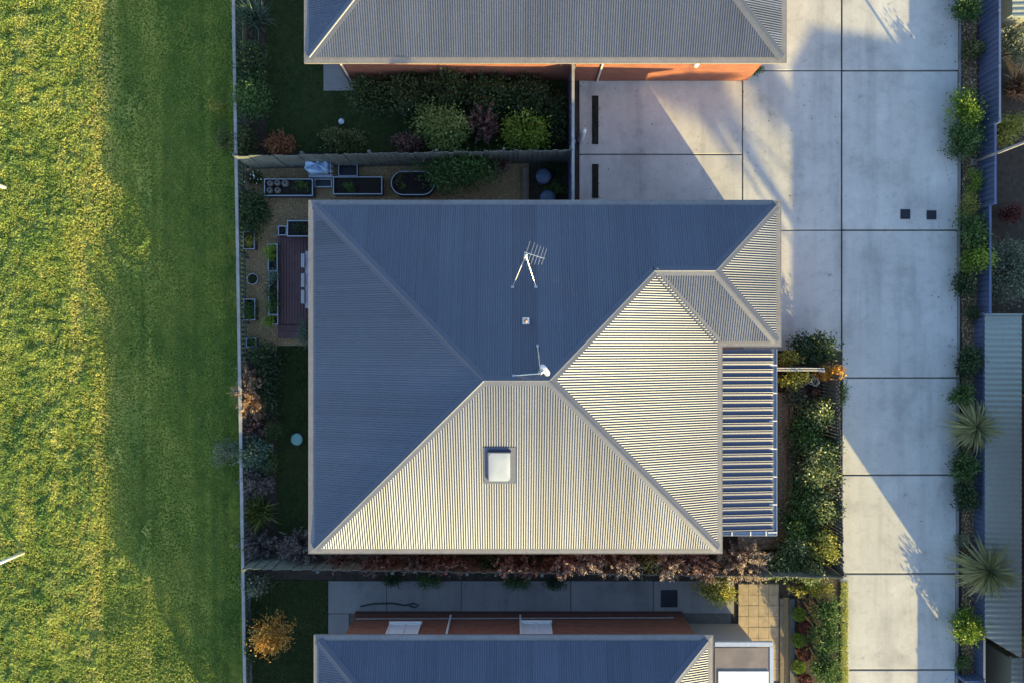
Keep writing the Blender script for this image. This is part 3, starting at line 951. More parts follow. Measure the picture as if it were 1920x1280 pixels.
def metal_fence(label, x, y0, y1, h, ribs=0.10, across=False, xe=None, group='stepped metal fence along the driveway'):
    """sheet fence with a trapezoid profile; runs along y at x, or along x at y0 when across"""
    if across:
        A, B = np.array([x, y0, 0]), np.array([xe, y0, 0])
    else:
        A, B = np.array([x, y1, 0]), np.array([x - 0.0, y0, 0])
    root = thing('metal_fence', label, 'fence', A, group)
    Ln = np.linalg.norm(B - A); dr = (B - A) / Ln; nr = np.array([-dr[1], dr[0], 0])
    us = []; os_ = []
    u = 0
    while u < Ln:
        for du, o in ((0, 0), (0.06, 0), (0.08, 0.028), (0.13, 0.028), (0.15, 0)):
            if u + du <= Ln: us.append(u + du); os_.append(o)
        u += 0.19
    n = len(us)
    lo = [tuple(A + dr * q + nr * o + (0, 0, -0.05)) for q, o in zip(us, os_)]
    hi = [tuple(A + dr * q + nr * o + (0, 0, h - 0.03)) for q, o in zip(us, os_)]
    part('sheet', MB().add(lo + hi, [(i, i + 1, n + i + 1, n + i) for i in range(n - 1)]), M['colorfence'], root)
    part('top_rail', MB().strip(A + nr * 0.014, B + nr * 0.014, 0.07, h - 0.035, h + 0.01), M['colorfence'], root)
    k = int(Ln // 2.4) + 1
    for i in range(k + 1):
        c_ = A + dr * (Ln * i / k)
        part('post', MB().box(c_[0] - 0.045, c_[0] + 0.045, c_[1] - 0.045, c_[1] + 0.045, -0.06, h + 0.03), M['colorfence'], root)
    return root


metal_fence('tallest blue-grey metal fence panel run, top right beside the drive', 16.52, Y(245), 15.0, 1.12)
metal_fence('blue-grey metal fence run just below the lamp pole', 16.48, Y(390), Y(245) - 0.02, 0.95)
metal_fence('blue-grey metal fence run beside the round sage bush', 16.44, Y(588), Y(390) - 0.02, 0.74)
metal_fence('long low blue-grey metal fence run in front of the sage shed roof', 16.34, Y(1262), Y(588) - 0.02, 0.57)
metal_fence('short blue-grey metal fence return at the bottom right corner of the drive', 15.72, Y(1264), 0, 0.60, across=True, xe=16.30)
metal_fence('blue-grey metal fence run continuing below the bottom right corner', 16.34, -18.0, Y(1262) - 0.12, 0.9)
struct('retaining_wall', MB().box(16.62, 16.70, -13.2, 15, -1.6, -0.02), M['concrete2'])

# sage sheds beyond the metal fence
def shed(label, x0, x1, yt, yb0, yb1, z):
    root = thing('metal_shed', label, 'shed', ((x0 + x1) / 2, (yt + yb0) / 2, -1.6))
    O = (x0, yt)
    us = np.arange(0, yt - min(yb0, yb1), 0.19 / 4)
    v0, v1 = [], []
    for k, u in enumerate(us):
        y = yt - u
        s = 0.02 if (k % 4) in (1, 2) else 0.0
        def clip(xx):
            lim = yb0 + (yb1 - yb0) * (xx - x0) / (x1 - x0)
            return y >= lim
        xa = x0
        if not clip(x0):
            f = (y - yb0) / (yb1 - yb0); xa = x0 + (x1 - x0) * min(max(f, 0), 1)
        v0.append((xa, y, z + s + 0.05 * (xa - x0))); v1.append((x1, y, z + s + 0.05 * (x1 - x0)))
    n = len(v0)
    part('roof_sheet', MB().add(v0 + v1, [(i, i + 1, n + i + 1, n + i) for i in range(n - 1)]), M['sage'], root)
    pl = [(x0 + 0.08, yt - 0.1), (x0 + 0.08, max(yb0, yb1) + 0.1), (x1 - 0.08, max(yb0, yb1) + 0.1), (x1 - 0.08, yt - 0.1)]
    part('wall', MB().prism(pl, -1.62, z - 0.02), M['sage'], root)
    part('barge_trim', MB().box(x0 - 0.02, x1 + 0.02, yt - 0.02, yt + 0.03, z - 0.08, z + 0.12), M['sage'], root)
    return root


shed('long shed with a pale sage ribbed roof beyond the low fence', X(1846, 0.62), X(1913, 0.62), Y(590, 0.62), Y(1192, 0.62), Y(1232, 0.62), 0.62)
shed('small teal-grey shed roof corner at the bottom right', X(1896, 0.3), X(1945, 0.3), Y(1232, 0.3), -15, -15, 0.3)
shed('pale sage shed roof corner at the top right', X(1898, 0.3), X(1950, 0.3), 14.5, Y(36, 0.3), Y(30, 0.3), 0.3)

# ------------------------------------------------------------------ drive and yard furniture
def grate(label, px0, px1, py0, py1, group=None):
    x0, x1, y0, y1 = X(px0), X(px1), Y(py1), Y(py0)
    root = thing('drain_grate', label, 'drain grate', ((x0 + x1) / 2, (y0 + y1) / 2, 0.012), group)
    part('pit_cover', MB().box(x0, x1, y0, y1, 0.008, 0.018), M['grate'], root)
    f = MB()
    for (p, q, r, s) in ((x0, x1, y0, y0 + 0.025), (x0, x1, y1 - 0.025, y1), (x0, x0 + 0.025, y0 + 0.025, y1 - 0.025), (x1 - 0.025, x1, y0 + 0.025, y1 - 0.025)):
        f.box(p, q, r, s, 0.018, 0.03)
    part('frame', f, M['grate'], root)
    n = 6
    for k in range(n):
        x = x0 + 0.04 + (x1 - x0 - 0.08) * (k + 0.5) / n
        part('bar', MB().box(x - 0.008, x + 0.008, y0 + 0.026, y1 - 0.026, 0.018, 0.026), M['grate'], root)


grate('left of the two square drain grates in the driveway', 1688, 1706, 393, 411, 'square grates in the drive')
grate('right of the two square drain grates in the driveway', 1737, 1755, 395, 412, 'square grates in the drive')
grate('square drain grate in the narrow path of the bottom house', 1239, 1270, 1105, 1137)


def raised_bed(name, label, px0, px1, py0, py1, h, cat='planter', rim=0.03, soil=0.07, mat=None, rimmat=None, group=None, z0=-0.012, soilmat=None):
    x0, x1, y0, y1 = X(px0, h), X(px1, h), Y(py1, h), Y(py0, h)
    mat = mat or M['bedmetal']; rimmat = rimmat or M['bedrim']
    root = thing(name, label, cat, ((x0 + x1) / 2, (y0 + y1) / 2, z0), group)
    t = 0.025
    for (a_, b_, c_, d_) in ((x0, x1, y0, y0 + t), (x0, x1, y1 - t, y1), (x0, x0 + t, y0 + t, y1 - t), (x1 - t, x1, y0 + t, y1 - t)):
        part('side_panel', MB().box(a_, b_, c_, d_, z0, h - 0.015), mat, root)
    r = MB(); o = 0.012
    X0, X1, Y0, Y1 = x0 - o, x1 + o, y0 - o, y1 + o
    for (a_, b_, c_, d_) in ((X0, X1, Y0, Y0 + rim), (X0, X1, Y1 - rim, Y1), (X0, X0 + rim, Y0 + rim, Y1 - rim), (X1 - rim, X1, Y0 + rim, Y1 - rim)):
        r.box(a_, b_, c_, d_, h - 0.015, h + 0.012)
    part('rim', r, rimmat, root)
    part('soil', MB().box(x0 + t, x1 - t, y0 + t, y1 - t, z0 + 0.02, h - soil), soilmat or M['potting'], root)
    return root, (x0, x1, y0, y1)


raised_bed('raised_bed', 'long raised bed with five round clay pots and green herbs', 496, 586, 336, 367, 0.45)
raised_bed('raised_bed', 'long raised bed of bare dark soil with one green clump', 625, 716, 332, 364, 0.45)
raised_bed('plastic_tub', 'small empty dark tub with pale rim against the fence', 635, 670, 309, 330, 0.30, 'tub', 0.03, 0.22, M['darkpl'], None, soilmat=M['darkpl'])
raised_bed('plastic_tray', 'shallow pale-rimmed dark tray between the two long raised beds', 590, 622, 336, 351, 0.16, 'tray', 0.04, 0.10, M['darkpl'], None, soilmat=M['darkpl'])
raised_bed('planter_box', 'rectangular planter of dark leaves at the top end of the deck', 539, 592, 414, 443, 0.55)
raised_bed('planter_box', 'small square planter beside the deck corner', 522, 537, 424, 441, 0.35)
raised_bed('planter_box', 'pale-rimmed planter with yellow leaves against the picket fence', 456, 477, 434, 467, 0.35)
raised_bed('planter_box', 'upper long planter along the deck with white flowers', 503, 520, 458, 508, 0.42)
raised_bed('planter_box', 'lower long planter along the deck full of broad green leaves', 504, 521, 509, 590, 0.42)
raised_bed('planter_box', 'small end planter at the bottom of the deck row', 505, 521, 591, 608, 0.35)
raised_bed('planter_box', 'green-filled planter beside the picket fence below the round pot', 457, 478, 561, 600, 0.35)
raised_bed('planter_box', 'low planter beside the picket fence at the gravel end', 462, 480, 634, 650, 0.25)

# oval bed
def oval_bed():
    h = 0.45
    x0, x1, y0, y1 = X(733, h), X(815, h), Y(366, h), Y(321, h)
    cx, cy = (x0 + x1) / 2, (y0 + y1) / 2; r = (y1 - y0) / 2; hl = (x1 - x0) / 2 - r
    def out(rr, n=14):
        pts = []
        for k in range(n + 1):
            t = -math.pi / 2 + math.pi * k / n; pts.append((cx + hl + rr * math.cos(t), cy + rr * math.sin(t)))
        for k in range(n + 1):
            t = math.pi / 2 + math.pi * k / n; pts.append((cx - hl + rr * math.cos(t), cy + rr * math.sin(t)))
        return pts
    root = thing('raised_bed', 'oval dark raised bed with a few seedlings', 'planter', (cx, cy, -0.012))
    mb = MB(); rings = []
    zs = np.linspace(-0.012, h - 0.02, 16)
    for i, z in enumerate(zs):
        rings.append([(p[0], p[1], z) for p in out(r - 0.012 + (0.012 if i % 2 else 0))])
    n = len(rings[0])
    v = [p for q in rings for p in q]
    part('side_wall', mb.add(v, [(i * n + k, i * n + (k + 1) % n, (i + 1) * n + (k + 1) % n, (i + 1) * n + k) for i in range(15) for k in range(n)]), M['bedmetal'], root)
    a_, b_ = out(r), out(r - 0.028)
    v = [(p[0], p[1], h - 0.02) for p in a_] + [(p[0], p[1], h + 0.01) for p in a_] + [(p[0], p[1], h + 0.01) for p in b_] + [(p[0], p[1], h - 0.06) for p in b_]
    part('rim', MB().add(v, [(j * n + k, j * n + (k + 1) % n, (j + 1) * n + (k + 1) % n, (j + 1) * n + k) for j in range(3) for k in range(n)]), M['bedrim'], root)
    part('soil', MB().prism(out(r - 0.02), 0.0, h - 0.07), M['potting'], root)
oval_bed()

# five clay pots lying in the first bed
POT = [(0.0, 0.0), (0.06, 0.0), (0.10, 0.05), (0.115, 0.10), (0.10, 0.155), (0.06, 0.185), (0.042, 0.19), (0.036, 0.18), (0.034, 0.10)]
for (px, py, lb) in ((507, 344, 'round grey clay pot in the upper left corner of the raised bed'), (520.5, 343, 'round grey clay pot in the middle of the top row in the raised bed'),
                     (535.5, 344, 'largest round grey clay pot, next to the green herbs'), (506, 357, 'round grey clay pot in the lower left corner of the raised bed'),
                     (521, 357, 'round grey clay pot at the right of the bottom pair in the raised bed')):
    p = P(px, py, 0.47); s = 1.15 if 'largest' in lb else 1.0
    mb = MB().lathe((p[0], p[1], 0.375), [(r * s, z * s) for r, z in POT], 20)
    top('clay_pot', mb, M['pot'], lb, 'pot', 'round pots in the raised bed', smooth=True)

# wrapped bag on a trolley
def bag():
    p = P(596, 311, 0.6)
    root = thing('garden_bag', 'pale blue plastic garden bag slumped on a dark stand by the fence', 'bag', (p[0], p[1], -0.012))
    nu, nv = 28, 14
    v, f = [], []
    for j in range(nv + 1):
        t = math.pi * j / nv
        for i in range(nu):
            u = 2 * math.pi * i / nu
            def se(c_, e): return math.copysign(abs(c_) ** e, c_)
            rr = se(math.sin(t), 0.45)
            wob = 1 + 0.05 * math.sin(5 * u + 3 * t) + 0.04 * math.sin(9 * u - 4 * t) + 0.03 * math.sin(13 * u + 1.3)
            x = 0.40 * rr * se(math.cos(u), 0.5) * wob; y = 0.27 * rr * se(math.sin(u), 0.5) * wob
            z = 0.30 * se(math.cos(t), 0.5)
            if j <= 3: z -= 0.13 * (1 - j / 4) * (1 + 0.6 * math.sin(4 * u))
            v.append((p[0] + x, p[1] + y, 0.64 + z + 0.02 * math.sin(7 * u)))
    for j in range(nv):
        for i in range(nu):
            f.append((j * nu + i, (j + 1) * nu + i, (j + 1) * nu + (i + 1) % nu, j * nu + (i + 1) % nu))
    part('bag_body', MB().add(v, f), M['tarp'], root, True)
    st = MB()
    for k in range(4):
        st.box(p[0] - 0.40, p[0] + 0.45, p[1] - 0.34 + 0.17 * k, p[1] - 0.24 + 0.17 * k, 0.27, 0.31)
    part('stand_slats', st, M['bedrim'], root)
    for sx in (-0.38, 0.40):
        for sy in (-0.30, 0.22):
            part('leg', MB().box(p[0] + sx - 0.02, p[0] + sx + 0.02, p[1] + sy - 0.02, p[1] + sy + 0.02, -0.012, 0.27), M['darkpl'], root)
    hd = MB().tube([(p[0] + 0.43, p[1] - 0.3, 0.3), (p[0] + 0.47, p[1] - 0.28, 0.75), (p[0] + 0.47, p[1] + 0.1, 0.75), (p[0] + 0.43, p[1] + 0.12, 0.3)], 0.016, 7)
    part('handle', hd, M['bedrim'], root)
bag()

# deck: boards are single pieces
DZ = 0.22
def deck():
    x0, x1 = X(521, DZ), -5.92
    y0, y1 = Y(608, DZ), Y(443, DZ)
    root = thing('deck', 'purple-brown timber deck under the left eave', 'deck', ((x0 + x1) / 2, (y0 + y1) / 2, -0.012))
    part('frame', MB().box(x0 + 0.02, x1, y0 + 0.02, y1 - 0.02, -0.012, DZ - 0.03), M['slat'], root)
    bw = 0.092; n = int((x1 - x0) / 0.1)
    ms = []
    for v in range(3):
        m = mesh_mb('deck_board', MB().cbox(-bw / 2, bw / 2, -(y1 - y0) / 2, (y1 - y0) / 2, -0.03, 0.003 * v - 0.003, 0.006), (0, 0, 0)); m.materials.append(M['deck']); ms.append(m)
    for k in range(n + 1):
        piece('deck_board', ms[rnd.randrange(3)], root, (x0 + 0.05 + k * 0.1, (y0 + y1) / 2, DZ))
    step = part('step', MB().box(x0 - 0.02, x1, Y(634, 0.1), y0 - 0.01, -0.012, 0.085), M['slat'], root)
    m = mesh_mb('step_board', MB().cbox(-(x1 - x0) / 2 - 0.03, (x1 - x0) / 2, -0.11, 0.11, -0.03, 0, 0.006), (0, 0, 0)); m.materials.append(M['deck'])
    for k in range(2):
        piece('step_board', m, step, ((x0 + x1) / 2, y0 - 0.13 - k * 0.23, 0.12))
deck()


def outdoor_table():
    x0, x1, y0, y1 = X(572.5, 0.95), -6.15, Y(578, 0.95), Y(471, 0.95)
    x1 = x0 + 0.72
    zt = DZ + 0.74
    root = thing('outdoor_table', 'grey outdoor table half hidden under the left eave', 'table', ((x0 + x1) / 2, (y0 + y1) / 2, DZ))
    part('table_top', MB().cbox(x0, x1, y0, y1, zt - 0.035, zt, 0.008), M['tablet'], root)
    for x in (x0 + 0.06, x1 - 0.1):
        for y in (y0 + 0.06, y1 - 0.1):
            part('leg', MB().box(x, x + 0.045, y, y + 0.045, DZ, zt - 0.035), M['chair'], root)
    for k, (py0, py1, lb) in enumerate(((476, 501, 'topmost of the three grey chairs at the table under the eave'), (513, 538, 'middle of the three grey chairs at the table under the eave'), (544, 569, 'bottom of the three grey chairs at the table under the eave'))):
        ch = thing('outdoor_chair', lb, 'chair', (x0 + 0.1, (Y(py0, 0.9) + Y(py1, 0.9)) / 2, DZ), 'chairs at the deck table')
        ya, yb = Y(py1, 1.0), Y(py0, 1.0); xs = X(566, 1.0)
        part('seat', MB().cbox(xs + 0.02, xs + 0.44, ya, yb, DZ + 0.41, DZ + 0.45, 0.012), M['chair'], ch)
        part('backrest', MB().cbox(xs - 0.02, xs + 0.10, ya, yb, DZ + 0.56, DZ + 0.82, 0.012), M['chair'], ch)
        for lx in (xs + 0.02, xs + 0.38):
            for ly in (ya + 0.02, yb - 0.06):
                part('leg', MB().box(lx, lx + 0.035, ly, ly + 0.035, DZ, DZ + (0.56 if lx < xs + 0.1 else 0.41)), M['chair'], ch)
outdoor_table()

# round pots and lids
def lathe_pot(name, label, px, py, r, h, mat, z0=-0.012, cat='pot', soil=True):
    p = P(px, py, z0 + h)
    root = thing(name, label, cat, (p[0], p[1], z0))
    part('pot_wall', MB().lathe((p[0], p[1], z0), [(r * 0.72, 0), (r * 0.9, h * 0.5), (r, h * 0.94), (r * 1.05, h), (r * 0.93, h), (r * 0.9, h * 0.85)], 24), mat, root, True)
    if soil:
        part('soil', MB().lathe((p[0], p[1], z0 + h * 0.80), [(r * 0.9, 0), (r * 0.88, 0.02)], 24), M['potting'], root)
    return root
lathe_pot('round_pot', 'round dark pot with small leaves beside the picket fence', 473, 523, 0.19, 0.36, M['bedrim'])
def lidded(name, label, px, py, r, h, mat, z0=-0.02):
    p = P(px, py, z0 + h)
    root = thing(name, label, 'pot', (p[0], p[1], z0))
    part('barrel', MB().lathe((p[0], p[1], z0), [(r * 0.85, 0), (r, h * 0.5), (r * 0.95, h * 0.95)], 24), mat, root, True)
    part('lid', MB().lathe((p[0], p[1], z0 + h * 0.95), [(r * 1.03, 0), (r * 1.05, h * 0.05), (r * 0.9, h * 0.09), (r * 0.2, h * 0.14)], 24), mat, root, True)
lidded('lidded_barrel', 'blue lidded barrel in the dark corner beside the courtyard fence', 1019, 331, 0.26, 0.6, M['blueglaze'])
lidded('lidded_barrel', 'second blue lidded barrel half under the roof edge', 1027, 371, 0.26, 0.55, M['blueglaze'])
p = P(556.5, 823, 0.06)
tl = thing('tank_lid', 'round teal lid standing in the narrow side lawn', 'lid', (p[0], p[1], -0.008))
part('rim', MB().lathe((p[0], p[1], -0.03), [(0.225, 0), (0.225, 0.075), (0.20, 0.085)], 28), M['bedmetal'], tl)
part('cover', MB().lathe((p[0], p[1], 0.05), [(0.205, 0), (0.205, 0.025), (0.19, 0.037), (0.05, 0.043)], 28), M['teal'], tl, True)
# timber sleeper wall at the end of the gravel
top('timber_sleeper', MB().cbox(X(979, 0.25), X(990, 0.25), 3.7, Y(313, 0.25), -0.05, 0.25, 0.015), M['sleeper'], 'upright timber sleeper edging between gravel and dark corner', 'sleeper')

# brick edging curving round the verandah
def edging():
    path = []
    for (px, py) in [(1466, 735), (1474, 748), (1479, 765), (1479.5, 800), (1478, 850), (1478, 900), (1477, 950), (1476, 990), (1470, 1010), (1455, 1018), (1430, 1021), (1405, 1023)]:
        path.append(P(px, py)[:2])
    path = np.array(path)
    seg = np.linalg.norm(np.diff(path, axis=0), axis=1); cum = np.concatenate([[0], np.cumsum(seg)])
    root = thing('brick_edging', 'curved brick edging round the verandah garden', 'edging', (path[0][0], path[0][1], -0.01))
    L0 = 0.23
    for row, off in ((0, -0.075), (1, 0.075)):
        m = mesh_mb('edging_brick', MB().cbox(-L0 / 2 + 0.006, L0 / 2 - 0.006, -0.055, 0.055, -0.02, 0.05 + 0.05 * row, 0.012), (0, 0, 0)); m.materials.append(M['edgestone'])
        u = L0 / 2 + row * 0.1
        while u < cum[-1]:
            x = np.interp(u, cum, path[:, 0]); y = np.interp(u, cum, path[:, 1])
            x2 = np.interp(u + 0.1, cum, path[:, 0]); y2_ = np.interp(u + 0.1, cum, path[:, 1])
            x1_ = np.interp(u - 0.1, cum, path[:, 0]); y1_ = np.interp(u - 0.1, cum, path[:, 1])
            an = math.atan2(y2_ - y1_, x2 - x1_)
            piece('edging_brick', m, root, (x - math.sin(an) * off, y + math.cos(an) * off, -0.01), an + rnd.uniform(-0.02, 0.02))
            u += L0
edging()

# hose coil, stone, posts, cylinder, lamp
def coil(label, px, py):
    p = P(px, py, 0.5)
    pts = []
    for k in range(90):
        t = k / 90 * 2 * math.pi * 3.2
        r = 0.15 + 0.03 * math.sin(t * 0.37)
        cx = p[0] + (0.0 if t < 7 else 0.10); cy = p[1] + (0.05 if t < 7 else -0.03)
        pts.append((cx + r * 0.75 * math.cos(t), cy + r * math.sin(t), 0.50 + 0.012 * k / 9))
    pts += [(p[0] - 0.2, p[1] - 0.16, 0.45), (p[0] - 0.27, p[1] - 0.1, 0.2), (p[0] - 0.28, p[1] - 0.08, 0.0)]
    root = thing('hose_coil', label, 'hose', (p[0], p[1], -0.03))
    part('hose', MB().tube(pts, 0.02, 7), M['hose'], root, True)
    part('hose_post', MB().tube([(p[0] + 0.02, p[1] + 0.02, -0.03), (p[0] + 0.02, p[1] + 0.02, 0.62)], 0.035, 8), M['sleeper'], root)
coil('pale coiled garden hose hanging in the leafy side garden', 1521, 713)
hz = [P(px, py, 0.03) for px, py in ((676, 1136), (700, 1131), (735, 1130), (760, 1134), (775, 1130), (785, 1134), (778, 1138), (768, 1135))]
top('garden_hose', MB().tube(hz, 0.028, 7), M['darkhose'], 'dark garden hose trailing along the narrow path by the brick wall', 'hose', smooth=True)
p = P(1501, 760, 0.2)
sm = MB().lathe((p[0], p[1], -0.03), [(0.10, 0), (0.13, 0.08), (0.11, 0.2), (0.05, 0.25)], 7)
top('garden_stone', sm, M['stone'], 'single pale sandstone lump among the side garden shrubs', 'stone')
p = P(1088, 264, 0)
cy = thing('white_cylinder', 'slim white upright cylinder beside the courtyard fence', 'cylinder', (p[0], p[1], 0.012))
part('body', MB().lathe((p[0], p[1], 0.012), [(0.085, 0), (0.095, 0.03), (0.095, 1.25), (0.07, 1.36), (0.03, 1.40), (0.03, 1.5)], 18), M['white'], cy, True)
part('valve', MB().tube([(p[0] - 0.05, p[1], 1.53), (p[0] + 0.05, p[1], 1.53)], 0.025, 8), M['alum'], cy)
p = P(640, 228, 0.3)
so = thing('garden_lamp', 'small pale blue garden lamp on the north lawn', 'lamp', (p[0], p[1], -0.01))
part('stake', MB().tube([(p[0], p[1], -0.03), (p[0], p[1], 0.25)], 0.015, 6), M['darkpl'], so)
part('head', MB().lathe((p[0], p[1], 0.24), [(0.04, 0), (0.09, 0.03), (0.10, 0.07), (0.02, 0.10)], 14), M['bedrim'], so)


def post(name, label, px, py, h, r, mat, z0, head=False, group=None):
    p = P(px, py, z0)
    root = thing(name, label, 'lamp post' if head else 'post', (p[0], p[1], z0), group)
    part('pole', MB().tube([(p[0], p[1], z0 - 0.1), (p[0], p[1], z0 + h)], r, 10), mat, root, True)
    if head:
        part('base_plate', MB().cbox(p[0] - 0.11, p[0] + 0.11, p[1] - 0.11, p[1] + 0.11, z0 - 0.02, z0 + 0.03), mat, root)
        part('lamp_head', MB().cbox(p[0] - 0.45, p[0] + 0.1, p[1] - 0.12, p[1] + 0.12, z0 + h, z0 + h + 0.12, 0.03), mat, root)
    else:
        part('post_cap', MB().lathe((p[0], p[1], z0 + h), [(r * 1.3, 0), (r * 1.3, 0.04), (r * 0.3, 0.07)], 10), mat, root)
post('lamp_post', 'thin pale lamp post rising from the driveway garden bed', 1826, 304, 4.2, 0.045, M['caprail'], 0.0, True)
post('marker_post', 'white marker post at the lower left of the grass field', 45, 1035, 1.7, 0.06, M['white'], float(gz(-18.2)), group='posts in the field')
post('marker_post', 'white marker post at the upper left edge of the field', 11, 352, 1.2, 0.08, M['white'], float(gz(-18.5)), group='posts in the field')


# ------------------------------------------------------------------ plants
def unit(a):
    return a / np.maximum(np.linalg.norm(a, axis=-1, keepdims=True), 1e-9)


def leaves(pos, out, Ln, Wd, spread=0.6, flat=0.35):
    """one rhombic leaf per position, pointing roughly along out"""
    n = len(pos)
    dd = unit(out + rng.normal(0, spread, (n, 3)))
    nn = unit(rng.normal(0, 1, (n, 3)) + np.array([0, 0, flat * 3]))
    sd = unit(np.cross(dd, nn)); nn = np.cross(sd, dd)
    ln = (Ln * rng.uniform(0.6, 1.35, n))[:, None]; wd = (Wd * rng.uniform(0.7, 1.3, n))[:, None]
    b0 = pos - dd * ln * 0.5; t0 = pos + dd * ln * 0.5 - nn * ln * 0.12
    m0 = pos + nn * ln * 0.05
    v = np.stack([b0, m0 + sd * wd * 0.5, t0, m0 - sd * wd * 0.5], 1).reshape(-1, 3)
    q = np.arange(4 * n).reshape(n, 4)
    return v, q


def blades(base, dirs, Ln, Wd, droop, seg=4):
    """arching strap leaves"""
    n = len(base)
    ln = Ln; pts = []
    for k in range(seg + 1):
        t = k / seg
        p_ = base + dirs * (ln * t)[:, None]
        p_[:, 2] -= droop * ln * t ** 2
        pts.append(p_)
    sd = unit(np.cross(dirs, np.array([0, 0, 1.0]) + rng.normal(0, 0.25, (n, 3))))
    v = []
    for k in range(seg + 1):
        t = k / seg
        w_ = Wd * (0.6 + 0.8 * t if t < 0.5 else 2.0 * (1 - t) + 0.03)
        v.append(pts[k] - sd * (w_ / 2)[:, None] if hasattr(w_, '__len__') else pts[k] - sd * w_ / 2)
        v.append(pts[k] + sd * (w_ / 2)[:, None] if hasattr(w_, '__len__') else pts[k] + sd * w_ / 2)
    v = np.stack(v, 1)
    q0 = np.array([[2 * k, 2 * k + 1, 2 * k + 3, 2 * k + 2] for k in range(seg)])
    q = (np.arange(n)[:, None, None] * (2 * seg + 2) + q0[None]).reshape(-1, 4)
    return v.reshape(-1, 3), q, 2 * seg + 2


